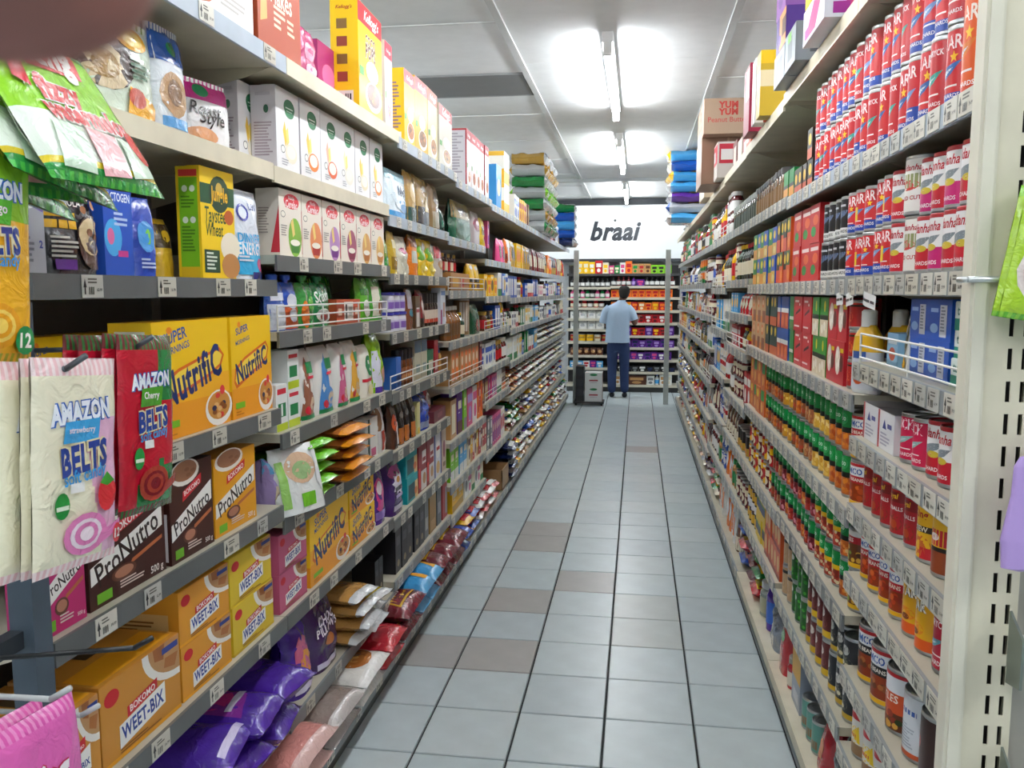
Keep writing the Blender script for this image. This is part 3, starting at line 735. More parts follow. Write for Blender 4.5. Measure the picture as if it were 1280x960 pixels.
# third shelf
row('L', 0, 2, [
    (22, 62, 1, lambda w: T_box(w, .06, .19, 'grey and purple infant milk carton numbered 2', '#a9aab2', [('p', [(.3, .62), (.98, .55), (.98, .99), (.3, .99)], '#6a52ad'), ('e', .45, .74, .42, .17, '#e2e2e6'), ('t', 'care', .62, .75, .5, '#9a2a70', {'bold': .02, 'sy': 1.2}), ('t', '2', .84, .26, .13, '#2b3a86', {'bold': .03, 'sy': 1.0})] + bars(.2, .62, .3, 5, .05, '#6f7078'))),
    (62, 134, 1, pouch(.185, .075, 'black granola pouch with yellow top', '#26262a', [('r', .02, .82, .98, .98, '#e6b414'), ('t', 'GRANOLA', .36, .7, .56, '#e6e2da', {'bold': .012}), ('r', .06, .55, .5, .6, '#dca81a'), ('r', .06, .44, .2, .52, '#dca81a'), ('r', .22, .44, .36, .52, '#dca81a'), ('r', .38, .44, .5, .52, '#dca81a'), ('e', .78, .32, .3, .28, '#4a2a1e'), ('e', .76, .38, .25, .19, '#cdb58a'), ('e', .7, .42, .06, .04, '#7a4a2a'), ('e', .84, .36, .06, .05, '#8a5a32'), ('e', .76, .3, .06, .04, '#e6d8b8'), ('e', .72, .78, .06, .05, '#b5763e'), ('e', .84, .7, .06, .05, '#c98a52'), ('e', .62, .64, .05, .04, '#9a5e34'), ('r', .12, .04, .4, .14, '#5e2f86')] + bars(.08, .46, .34, 5, .045, '#cfcac0'), seal='#e6b414', seed=7)),
    (134, 171, 1, lambda w: T_box(w, .045, .205, 'blue infant formula carton lettered LACTOGEN', '#2450b4', [('t', 'LACTOGEN', .5, .75, .86, '#eef3fb', {'bold': .02, 'sy': 1.5}), ('r', .2, .9, .8, .94, '#aebfe6'), ('e', .3, .36, .3, .18, '#4aa7e4'), ('e', .22, .37, .12, .08, '#d86a9c'), ('r', .45, .18, .8, .24, '#c23a86')] + bars(.35, .85, .58, 3, .05, '#b8cdf0'))),
    (173, 203, 1, pouch(.165, .06, 'blue packet leaning beside the formula carton', '#2346a8', [('e', .55, .5, .3, .2, '#3f8fd0'), ('e', .6, .5, .1, .1, '#6fc04a')] + bars(.3, .8, .2, 3, .05, '#b8cdf0'), seed=8), {'yaw': -10}),
    (204, 226, 1, pouch(.14, .07, 'yellow packet half hidden behind the oats carton', '#d8ae2a', [('r', .0, .5, 1, .9, '#4a3a24'), ('e', .5, .7, .2, .1, '#d8ae2a')], seed=9), {'xo': .1}),
    (255, 298, 1, lambda w: T_box(w, .06, .262, 'yellow and green carton lettered Taystee Wheat', '#f0c81c', [('r', 0, .68, 1, .86, '#1d4a2c'), ('e', .55, .78, .3, .17, '#1d3a22'), ('e', .55, .83, .1, .06, '#caa54a'), ('t', 'Jungle', .55, .76, .5, '#eab51e', {'bold': .03, 'sy': 1.5}), ('t', 'Taystee', .42, .56, .62, '#20452a', {'bold': .01, 'shear': .15, 'sy': 1.5}), ('t', 'Wheat', .38, .45, .5, '#20452a', {'bold': .01, 'shear': .15, 'sy': 1.5}), ('e', .82, .58, .14, .07, '#b8551e'), ('e', .84, .3, .3, .14, '#efe4cc'), ('e', .84, .12, .28, .12, '#b9814a'), ('r', .06, .05, .5, .26, '#1f3f2a')] + bars(.12, .44, .22, 5, .035, '#dfe6d8'),
        [('r', .12, .04, .9, .9, '#76b41f'), ('r', .12, .91, .9, .97, '#cf3a34'), ('e', .36, .8, .12, .03, '#e6f0d8'), ('e', .68, .8, .12, .03, '#e6f0d8'), ('e', .36, .52, .12, .03, '#e6f0d8'), ('e', .68, .52, .12, .03, '#e6f0d8'), ('r', .12, .0, .9, .1, '#d8b020')] + bars(.2, .8, .72, 4, .03, '#4a7a14') + bars(.2, .8, .45, 8, .03, '#4a7a14'), sidecol='#e6c21c')),
    (299, 334, 1, pouch(.235, .05, 'white and blue nutrition powder pouch', '#dfe6f0', [('e', .3, .74, .2, .1, '#2b3a9a'), ('e', .3, .74, .15, .07, '#dfe6f0'), ('t', 'USN', .66, .82, .3, '#2b3a8a', {'bold': .02}), ('t', 'DINNER', .5, .46, .78, '#35a6dc', {'bold': .02}), ('r', .0, .05, 1, .40, '#39b3e6'), ('t', 'ENERGY', .5, .34, .86, '#f2f6fa', {'bold': .03, 'sy': 1.2}), ('e', .8, .16, .14, .08, '#c25a86'), ('r', .5, .0, 1, .08, '#2a2f7a')] + bars(.1, .55, .24, 2, .04, '#e6f2fa'), seed=10))])
row('L', 1, 2, [(350, 482, 6, box_cerelac(), {'jit': .4})])
# Nutrific shelf
row('L', 0, 3, [(193, 290, 1, box_nutrific(.262)), (291, 342, 1, box_nutrific(.262))])
row('L', 0, 3, [(40, 110, 1, box_nutrific(.235, .08, True, 'yellow box behind the red candy packs'), {'xo': .2}), (112, 190, 1, box_nutrific(.235, .08, True, 'yellow box deep behind red candy packs'), {'xo': .2})])
# ProNutro shelf
row('L', 0, 4, [
    (40, 111, 1, box_pronutro('#b52a68', .2, .07, 'pink porridge carton lettered ProNutro', '#8f1f50')),
    (114, 212, 1, box_pronutro('#3c1a15', .2, .09, 'wide dark brown porridge carton lettered ProNutro')),
    (214, 269, 1, box_pronutro('#3f1d17', .215, .07, 'narrow dark brown porridge carton lettered ProNutro')),
    (271, 323, 1, box_pronutro('#dd9a1c', .2, .07, 'amber porridge carton lettered ProNutro', '#b97a14'))])
# Weet-Bix shelf
row('L', 0, 5, [
    (20, 129, 1, box_weetbix('#c98a35', .175, .2, 'nearest large tan biscuit cereal box lettered WEET-BIX')),
    (131, 229, 1, box_weetbix('#c98a35', .175, .2, 'large tan biscuit cereal box lettered WEET-BIX'), ),
    (230, 291, 1, box_weetbix('#d8942c', .13, .26, 'small orange biscuit cereal box lettered WEET-BIX'), {'stack': 2}),
    (292, 343, 1, box_weetbix('#d9bb2e', .13, .26, 'small yellow biscuit cereal box lettered WEET-BIX', None, '#c9a820'), {'stack': 2})])
row('L', 1, 6, [
    (345, 385, 1, box_weetbix('#c05a7c', .128, .26, 'small pink biscuit cereal box lettered WEET-BIX', None, '#a8486a'), {'stack': 2}),
    (387, 438, 1, box_nutrific(.27, .13, True, 'yellow NutrifiC box on the biscuit shelf')),
    (439, 470, 1, box_nutrific(.135, .12, True, 'small yellow NutrifiC box'), {'stack': 2}),
    (472, 489, 1, pouch(.27, .09, 'purple cereal pouch with pink front', '#4f2a86', [('e', .4, .5, .36, .3, '#d0408c'), ('e', .4, .62, .2, .12, '#e9d0e0'), ('r', .1, .08, .9, .22, '#8a6ac0')], seed=13))])
row('L', 2, 6, [
    (490, 508, 1, pouch(.28, .1, 'dark purple muesli pouch with white burst', '#3d1f66', [('e', .5, .78, .4, .12, '#a83a8c'), star(.55, .55, .36, .22, '#e8e2ee', 9, .7), ('e', .55, .62, .12, .06, '#d08a2a'), ('r', .3, .42, .85, .5, '#2a1a3a'), ('r', .2, .08, .9, .18, '#cfc6e0'), ('r', .3, .3, .8, .36, '#b8aad0')], seed=14)),
    (509, 523, 1, lambda w: T_box(w, .14, .125, 'teal cereal box with dark window', '#16979f', [('r', .12, .1, .7, .7, '#12444a'), ('r', .72, .0, 1, .7, '#d8b878'), ('e', .8, .3, .14, .15, '#c96a2a')]), {'stack': 2}),
    (524, 543, 2, memo(lambda w: T_box(w, .09, .26, 'dark red bran cereal box', '#8c1c26', [('r', .45, .55, .95, .82, '#ded6d4'), ('r', .5, .6, .9, .68, '#8c1c26'), ('r', .3, .02, 1, .42, '#d8d4d0'), ('e', .7, .24, .2, .12, '#b98a5a'), ('r', .0, .1, .22, .5, '#d8342c')]))),
    (544, 553, 1, lambda w: T_box(w, .09, .25, 'white and blue cereal box with red script', '#dcdde4', [('r', 0, 0, .16, 1, '#26428f'), ('r', .86, 0, 1, 1, '#26428f'), ('e', .5, .6, .3, .2, '#f4f2ef'), ('r', .3, .58, .75, .66, '#b52a30'), ('e', .5, .2, .26, .14, '#d8b070')])),
    (554, 562, 1, lambda w: T_box(w, .09, .24, 'beige cereal box', '#cdb9a6', [('e', .5, .5, .3, .2, '#8a4a5a'), ('r', .2, .1, .8, .2, '#8a6a4a')]))])
# squeeze pouch shelf
def spout(w, h, body, look, seed, it):
    t = T_pouch(w, .05, h * .86, look, it, body, seed=seed)
    q = MB(); q.lathe([(.009, h * .84), (.009, h * .9), (.016, h * .9), (.018, h * .98), (.012, h)], body, 10, 'plastic'); q.disc(.012, h, body, 'plastic', 10)
    t['parts'].append(('spout_cap', q.mesh('spout_cap'))); t['h'] = h
    return t
row('L', 1, 3, [
    (345, 360, 1, lambda w: spout(.12, .2, '#2b58b4', 'blue-topped silver drink pouch', 20, [('r', .02, .02, .98, .55, '#c3cbd6'), ('r', .1, .62, .9, .78, '#dfe6f2'), ('e', .5, .3, .3, .2, '#e6eaf2')])),
    (361, 376, 1, lambda w: spout(.12, .2, '#274fae', 'orange and blue drink pouch', 21, [('r', .02, .02, .98, .5, '#b9532a'), ('e', .5, .6, .3, .16, '#d8dde8'), ('e', .5, .3, .25, .14, '#cfd4de')])),
    (384, 392, 1, lambda w: spout(.13, .2, '#2f8a3a', 'green fruit pouch with orange carrots', 22, [('e', .3, .3, .2, .3, '#d8742a'), ('e', .7, .5, .2, .2, '#57a83a')])),
    (393, 420, 1, lambda w: spout(.17, .2, '#1c8044', 'dark green fruit pouch lettered Squish', 23, [('t', 'Squish', .5, .66, .72, '#e8f2ea', {'bold': .02, 'rot': 6, 'sy': 1.3}), ('e', .5, .25, .36, .16, '#dfe3dc'), ('e', .5, .22, .2, .1, '#8c3a30'), ('r', .2, .46, .8, .5, '#9ad0a8')])),
    (420, 452, 1, lambda w: T_box(w, .12, .085, 'orange display tray with price card', '#b8502f', [('r', .3, .1, .68, .9, '#e8e6de'), ('r', .36, .2, .42, .8, '#222222'), ('r', .5, .3, .64, .7, '#b0aea6'), ('r', .06, .35, .2, .65, '#e6c8b0'), ('r', .76, .35, .94, .65, '#e6c8b0')], name='display_tray', cat='tray', flap=False)),
    (453, 466, 1, pouch(.185, .06, 'bright green fruit pouch', '#5cae30', [('e', .5, .3, .3, .2, '#e3e6da'), ('r', .1, .6, .9, .75, '#2f7a2a')], seed=24)),
    (467, 482, 1, pouch(.175, .06, 'green and cream fruit pouch', '#4aa03a', [('r', .1, .1, .6, .8, '#e6e4cf'), ('e', .6, .3, .2, .2, '#9a5a2a')], seed=25))])
for k, (px, xo) in enumerate([(2.9, .16), (3.0, .19), (3.11, .16), (3.22, .2)]):
    t = T_pouch(.10, .05, .17, 'green pouch', [('p', [(.3, .8), (.4, .99), (.5, .8)], '#7fd04a'), ('p', [(.5, .8), (.65, .97), (.75, .78)], '#7fd04a')], '#2f8f34', seed=30 + k)
    z = LEVL[1][3]
    put(t, (XL - xo - .025, px, z), (0, 0, R(90)), f'green fruit pouch {ORD[k]} along behind the orange display tray', 'green pouches behind the tray')
# flour shelf
def flour(c, look, seed, c2='#1c7a44'):
    return pouch(.225, .085, look, '#e4e2dc', [('p', [(.1, .02), (.3, .75), (.5, .9), (.6, .4), (.95, .3), (.9, .02)], c), ('e', .68, .22, .2, .1, '#cdb89a'), ('e', .35, .15, .12, .06, '#c9283a'), ('r', .45, .66, .9, .82, c2), ('r', .45, .58, .88, .62, '#c9283a'), ('r', .1, .02, .9, .08, c2)], seed=seed, wr=.007, m='card', top=.4)
row('L', 1, 4, [
    (348, 362, 1, lambda w: T_box(w, .07, .135, 'white wipes pack with green plus', '#e6e9e6', [('r', .1, .8, .9, .92, '#c9283a'), ('r', .15, .3, .85, .6, '#1c7a44'), ('r', .42, .32, .58, .58, '#e6e9e6'), ('r', .0, .0, 1, .16, '#b5c92a')])),
    (363, 377, 1, lambda w: T_box(w, .07, .115, 'white wipes pack with green leaf', '#e6e9e6', [('r', .15, .3, .85, .6, '#1c7a44'), ('r', .1, .8, .9, .9, '#c9283a'), ('r', 0, 0, 1, .2, '#b5c92a')]), {'stack': 2}),
    (378, 399, 1, flour('#8f5a42', 'white flour bag with brown star', 40)), (400, 422, 1, flour('#4a86c4', 'white flour bag with blue star', 41)),
    (423, 438, 1, flour('#c8628c', 'white flour bag with pink star', 42)), (439, 454, 1, flour('#e0a83c', 'white flour bag with yellow star', 43)),
    (455, 470, 1, pouch(.2, .085, 'cream flour bag with green cross', '#e4e2d4', [('e', .6, .6, .28, .2, '#1c7a44'), ('r', .54, .5, .66, .7, '#e4e2d4'), ('r', .1, .3, .9, .36, '#c9283a'), ('e', .6, .14, .3, .1, '#d8cf9a')], seed=44, m='card')),
    (471, 489, 1, pouch(.235, .1, 'lime green nappy pack', '#93c81c', [('r', .05, .1, .45, .72, '#dfe2ee'), ('r', .1, .0, .9, .1, '#4a2f8a'), ('e', .7, .3, .2, .15, '#d8a48a')], seed=45, wr=.01, waist=.04))])
# candy bag shelf: bags lying in stacks with crimped ends to the aisle
def lying(w, l, t, body, ends, look, seed, items=(), near=True, m='film', wr=.01): return T_pillow(w, l, t, look, items, body, near, m, wr, seed, 'bag', 'packet', ends)
z = LEVL[1][5]
row('L', 1, 5, [(327, 350, 1, pouch(.175, .09, 'lilac rice cake pouch with blue top', '#9a86b8', [('r', 0, .75, 1, 1, '#5aa0cc'), ('e', .5, .35, .32, .2, '#cbb89a'), ('e', .4, .2, .2, .1, '#efe6d8')], seed=50, wr=.012))])
t = pouch(.20, .08, 'white pouch with green panel and pale cups', '#dfe2df', [('e', .5, .66, .34, .24, '#c9a98c'), ('e', .5, .62, .2, .14, '#8fb07a'), ('r', .35, .08, .66, .28, '#6db52c'), ('r', .04, .1, .16, .8, '#8fc05a'), ('p', [(.8, .4), (.98, .1), (.98, .95), (.85, .9)], '#eceeee')], seed=51, wr=.006)(.19)
put(t, (XL + .01, ypx(372, z, XL), z), (R(-12), 0, R(70)), 'white rice cake pouch with green panel tilted out over the shelf edge', 'rice cake pouches')
for k in range(5):
    t = lying(.2, .25, .039, '#8a5a2a' if k > 3 else '#6fae2a', '#6cc024', 'bag', 60 + k)
    put(t, (XL - .10 + .012 * (k % 2), ypx(398, z, XL), z + k * .0395), (0, 0, R(90 + RND.uniform(-5, 5))), f'lime green crimped bag, {ORD[k]} up the stack beside the orange bags', 'lime green bag stack')
for k in range(5):
    t = lying(.24, .27, .039, '#a8622a', '#d98a18', 'bag', 70 + k)
    put(t, (XL - .09 + .014 * (k % 2), ypx(437, z, XL) - .01, z + k * .0395), (0, 0, R(90 + RND.uniform(-5, 5))), f'orange crimped bag, {ORD[k]} up the stack beside the lime bags', 'orange bag stack')
# purple bag shelf (lowest but one) and the base shelf
def bags(shelf_z, Xl, lst):
    """lst: (px, X offset behind lip, lift, yaw, tilt, template, label)"""
    for px, xo, lift, yaw, tilt, t, lab in lst:
        y = ypx(px, shelf_z, Xl)
        put(t, (Xl - xo, y, shelf_z + lift), (R(tilt), 0, R(90 + yaw)), lab, t['look'] + ' pile')
pz = LEVL[0][6]
hoops = [('p', [(.12, .2), (.2, .86), (.85, .8), (.9, .3)], '#7a2a86'), ('e', .5, .55, .3, .2, '#c0307a'), ('t', 'HOOPS', .5, .58, .6, '#f2e6ee', {'bold': .03, 'sy': 1.4}), ('r', .2, .3, .8, .36, '#d8cfe6')]
pill = [('e', .5, .6, .4, .3, '#3a1f4a'), ('t', 'CHOC', .5, .72, .6, '#efe6ea', {'bold': .03}), ('t', 'PILLOWS', .5, .58, .72, '#efe6ea', {'bold': .03}), ('e', .5, .4, .16, .08, '#a8632a'), ('r', .1, .05, .9, .14, '#d8cfe6')]
Pp = lambda s, it=(), b='#3f1f86': T_pillow(.2, .32, .09, 'purple cereal bag', it, b, True, 'film', .014, s, 'bag', 'packet', '#4a2596')
bags(pz, XL, [
    (205, .12, 0, 12, 0, T_pillow(.24, .3, .09, 'blue bag', [('e', .4, .5, .3, .2, '#2a1a18'), ('r', .1, .1, .9, .2, '#bfd8f0')], '#1f7ad0', True, 'film', .014, 80, 'bag', 'packet', '#2a8ae0'), 'bright blue chocolate cereal bag on the purple bag shelf'),
    (246, .11, 0, -14, 0, Pp(81, [('e', .5, .7, .2, .1, '#b8702a')]), 'nearest purple cereal bag lying behind the blue bag'),
    (272, .1, .0905, 10, 0, Pp(82, [('e', .4, .6, .22, .12, '#a8632a'), ('r', .1, .06, .9, .12, '#cfc4e6')]), 'purple cereal bag with brown picture on top of the nearest one'),
    (300, .1, 0, -6, 0, Pp(83), 'plain purple cereal bag under the HOOPS bag'),
    (312, .09, .0905, 6, 0, Pp(84, hoops), 'purple cereal bag lettered HOOPS lying on the pile'),
    (338, .1, 0, 8, 0, Pp(85), 'purple cereal bag at the far end of the first left bay'),
    (352, .09, .0905, -8, 0, Pp(86, [('e', .5, .6, .3, .2, '#5a2a9a')]), 'purple cereal bag lying behind the HOOPS bag')])
row('L', 1, 7, [
    (372, 396, 1, pouch(.22, .11, 'purple cereal bag with orange picture', '#43228a', [('e', .5, .55, .36, .3, '#c05a7c'), ('e', .5, .45, .25, .2, '#d98a2c'), ('r', .1, .06, .9, .16, '#d8cfe6')], seed=87, wr=.012)),
    (398, 428, 1, pouch(.23, .11, 'purple chocolate pillows bag', '#3c1d52', pill, seed=88, wr=.012))])
sz = LEVL[1][7]
for k in range(7):
    t = lying(.19, .3, .05, '#b98a4a' if k % 2 == 0 else '#c9b02a', '#c9ccce', 'bag', 90 + k, [('e', .5, .6, .36, .3, '#b9803e'), ('e', .4, .5, .12, .1, '#8a5424'), ('e', .6, .7, .12, .1, '#d09a52')], True, 'clear', .014)
    put(t, (XL - .1 + .01 * (k % 3), ypx(447 + 12 * (k % 2), sz, XL), sz + (k // 2) * .0505), (0, 0, R(90 + RND.uniform(-9, 9))), f'clear snack bag with silver crimped end, {ORD[k]} up the heap', 'clear snack bags with silver ends')
bz = .13
Bb = lambda s, body, it=(), e=None, m='film', l=.3: T_pillow(.21, l, .085, 'bag on base shelf', it, body, True, m, .014, s, 'bag', 'packet', e)
gl = [('r', .14, .14, .86, .86, '#caa02a'), ('r', .17, .17, .83, .83, '#6a1420'), ('t', 'Glen', .5, .6, .5, '#e0b62a', {'bold': .04, 'sy': 1.5}), ('r', .3, .3, .7, .4, '#d8cfc8')]
ck = [('r', .12, .55, .55, .8, '#b02a30'), ('e', .55, .3, .32, .18, '#a8642a'), ('e', .48, .3, .1, .07, '#c98a44'), ('e', .64, .32, .1, .07, '#7a421c')]
wz = [('r', .1, .5, .6, .9, '#b5245c'), ('r', .45, .6, .7, .8, '#e6e2e0')]
bl = [('e', .4, .6, .25, .16, '#cfd8dc'), ('e', .4, .6, .1, .07, '#6a3a24'), ('p', [(.5, .1), (.95, .1), (.95, .6), (.7, .5)], '#e8a82a')]
base_l = []
for px, n, body, it, e, m, nm in [
        (322, 2, '#c9b46a', [('r', .2, .3, .8, .7, '#b8962a'), ('r', .5, .4, .7, .6, '#e8e4d8')], '#d8d4c0', 'clear', 'clear noodle bag with yellow card'),
        (372, 2, '#d68c82', wz, '#dfb8b0', 'clear', 'clear bag of pink wafers with magenta card'),
        (418, 3, '#8f8078', [('e', .5, .5, .3, .2, '#6f5f58'), ('r', .4, .5, .5, .56, '#e6e6e6')], '#b9b2ae', 'clear', 'crumpled clear bag of brown biscuits'),
        (452, 3, '#e2ddd6', ck, '#e8e6e2', 'film', 'white biscuit bag with cookie picture'),
        (482, 2, '#a81c2c', [('e', .6, .6, .3, .2, '#e6e2de'), ('e', .55, .62, .14, .1, '#b5703a'), ('e', .72, .6, .08, .06, '#5a9a3a')], '#b8202c', 'film', 'red biscuit bag with white oval'),
        (504, 3, '#651320', gl, '#74182a', 'film', 'maroon tea bag pack with gold frame'),
        (527, 3, '#3a96d0', bl, '#58aadc', 'film', 'light blue biscuit pack with yellow corner'),
        (548, 4, '#5e1220', [('r', .1, .3, .9, .36, '#c89a2a'), ('e', .5, .6, .2, .1, '#b8862a')], '#6e1626', 'film', 'maroon and gold snack bag'),
        (566, 4, '#5a1220', [('r', .1, .3, .9, .36, '#c89a2a'), ('r', .2, .6, .8, .66, '#c89a2a')], '#6e1626', 'film', 'maroon snack bag with gold lines'),
        (580, 3, '#24398c', [('e', .5, .5, .3, .2, '#c9302c')], '#3a5ab0', 'film', 'blue snack bag with red badge')]:
    base_l.append((px, body, it, e, m, nm))
for q, (px, body, it, e, m, nm) in enumerate(base_l):
    ya = ypx(px, bz, XLT) - .1
    yb = (ypx(base_l[q + 1][0], bz, XLT) if q + 1 < len(base_l) else ypx(586, bz, XLT)) - .1
    nc = max(1, round((yb - ya) / .215)); th = (LEVL[max(j for j in range(10) if YL[j] <= (ya + yb) / 2)][-2] - .049 - bz) / 2 - .002
    for c in range(nc):
        for k in range(2):
            t = T_pillow((yb - ya) / nc * .97, .32, th, 'bag on base shelf', it, body, True, m, .014, px + k + 5 * c, 'bag', 'packet', e)
            put(t, (XLT - .125 - .012 * (k % 2) + .03 * k, ya + (yb - ya) * (c + .5) / nc, bz + k * (th + .0005)), (0, 0, R(90 + RND.uniform(-2, 2))),
                f'{["lower", "upper"][k]} {nm}, {ORD[c]} pile along the base shelf', nm + ' pile')

# ================================================================ GENERIC PRODUCTS (what is too far off to read)
def g_carton(c1, c2, w, h, d=.08, near=False, v=0):
    fr = [[('r', 0, .62, 1, .84, c2), ('e', .5, .32, .3, .2, c2)], [('r', 0, 0, 1, .3, c2), ('r', .2, .6, .8, .8, 'cream')], [('e', .5, .5, .36, .26, c2), ('r', .15, .82, .85, .9, 'cream')], [('r', .2, .12, .8, .88, c2), ('e', .5, .6, .2, .14, 'cream')]][v % 4]
    return T_box(w, d, h, f'{c1} carton with {c2} panel', c1, fr + bars(.2, .75, .12 if v % 4 != 1 else .5, 1, .05, 'white'), near=near)
def g_can(c1, c2, r=.037, h=.11, v=0, near=False, food=None):
    it = [[('r', 0, .55, 1, .85, c2), ('e', .5, .3, .3, .2, 'cream')], [('r', 0, 0, 1, .4, c2)] + blobs([food or 'orange', c2], v + 3, 0, .4, 6), [('e', .5, .5, .35, .28, c2), ('r', .15, .8, .85, .9, 'white')]][v % 3]
    return T_can(r, h, f'{c1} can with {c2} label', it, c1, near)
def g_jar(c1, c2, c3, r=.04, h=.13): return T_jar(r, h, f'{c1} jar with {c3} lid', c1, c2, c3, near=False)
def g_bottle(c1, c2, c3, r=.035, h=.2): return T_bottle(r, h, f'{c1} bottle with {c3} cap', c1, c2, c3, near=False)
def g_pouch(c1, c2, w, h, v=0, near=False):
    it = [[('e', .5, .5, .34, .26, c2), ('r', .1, .78, .9, .88, 'white')], [('r', .04, .05, .96, .4, c2), ('e', .5, .62, .2, .14, 'cream')], [('r', .2, .2, .8, .7, c2)]][v % 3]
    return T_pouch(w, .06, h, f'{c1} pouch with {c2} panel', it, c1, near=near, seed=v + 3)
def g_bag(c1, c2, v=0, w=.2, t=.07):
    return T_pillow(w, .3, t, f'{c1} bag with {c2} print', [('e', .5, .5, .3, .25, c2), ('r', .1, .08, .9, .2, c2)], c1, False, 'film', .012, v)
POOL = {
    'tea': [g_carton(a, b, .075, .185, .1, False, k) for k, (a, b) in enumerate([('tan', 'orange'), ('purple', 'lilac'), ('lime', 'green'), ('pink', 'purple'), ('orange', 'red'), ('red', 'cream'), ('green', 'yellow'), ('light blue', 'white'), ('yellow', 'red'), ('brown', 'orange'), ('white', 'red'), ('maroon', 'gold')])],
    'carton': [g_carton(a, b, .11, .17, .09, False, k) for k, (a, b) in enumerate([('white', 'blue'), ('white', 'green'), ('yellow', 'orange'), ('blue', 'white'), ('red', 'white'), ('cream', 'red'), ('light blue', 'yellow'), ('green', 'white'), ('white', 'yellow'), ('orange', 'yellow')])],
    'small': [g_carton(a, b, .085, .11, .08, False, k) for k, (a, b) in enumerate([('white', 'navy'), ('white', 'red'), ('green', 'cream'), ('cream', 'brown'), ('blue', 'white'), ('red', 'yellow'), ('grey', 'white'), ('white', 'pink')])],
    'pouch': [g_pouch(a, b, .12, .2, k) for k, (a, b) in enumerate([('gold', 'black'), ('dark green', 'gold'), ('yellow', 'red'), ('red', 'cream'), ('brown', 'cream'), ('white', 'orange'), ('orange', 'white'), ('navy', 'gold'), ('maroon', 'cream')])],
    'jar': [g_jar(a, b, c, .037, .135) for a, b, c in [('brown', 'cream', 'black'), ('brown', 'red', 'gold'), ('maroon', 'white', 'white'), ('black', 'gold', 'black'), ('tan', 'green', 'green'), ('brown', 'navy', 'navy')]],
    'bottle': [g_bottle(a, b, c, .033, .2) for a, b, c in [('brown', 'white', 'black'), ('red', 'white', 'green'), ('yellow', 'red', 'red'), ('white', 'blue', 'blue'), ('dark green', 'cream', 'yellow'), ('black', 'cream', 'red')]],
    'can': [g_can(a, b, .037, .11, k) for k, (a, b) in enumerate([('red', 'yellow'), ('green', 'white'), ('yellow', 'red'), ('white', 'red'), ('orange', 'green'), ('blue', 'white'), ('maroon', 'cream'), ('black', 'gold')])],
    'lowcan': [g_can(a, b, .037, .075, k) for k, (a, b) in enumerate([('red', 'white'), ('navy', 'white'), ('green', 'yellow'), ('white', 'orange')])],
    'bag': [g_bag(a, b, k) for k, (a, b) in enumerate([('white', 'green'), ('cream', 'blue'), ('white', 'red'), ('cream', 'green'), ('silver', 'blue'), ('white', 'navy'), ('tan', 'red'), ('white', 'purple')])],
    'snack': [g_bag(a, b, k + 20, .17, .08) for k, (a, b) in enumerate([('red', 'yellow'), ('white', 'green'), ('yellow', 'red'), ('green', 'yellow'), ('blue', 'white'), ('maroon', 'gold'), ('cream', 'brown')])]}
SINK = {'L': MB(), 'R': MB()}
def sink(mb, t, loc, rz, sc=(1, 1, 1)):
    c, n = math.cos(rz), math.sin(rz); b = t['mb']; o = len(mb.v)
    mb.v += [(loc[0] + (x * sc[0]) * c - (y * sc[1]) * n, loc[1] + (x * sc[0]) * n + (y * sc[1]) * c, loc[2] + z * sc[2]) for x, y, z in b.v]
    mb.f += [[o + k for k in f] for f in b.f]; mb.c += b.c; mb.m += b.m; mb.sm += b.sm
for _k, _n in dict(tea='tea_carton', carton='grocery_carton', small='small_carton', can='grocery_can', lowcan='grocery_can', bag='rice_bag', snack='snack_bag').items():
    for _t in POOL[_k]: _t['name'] = _n
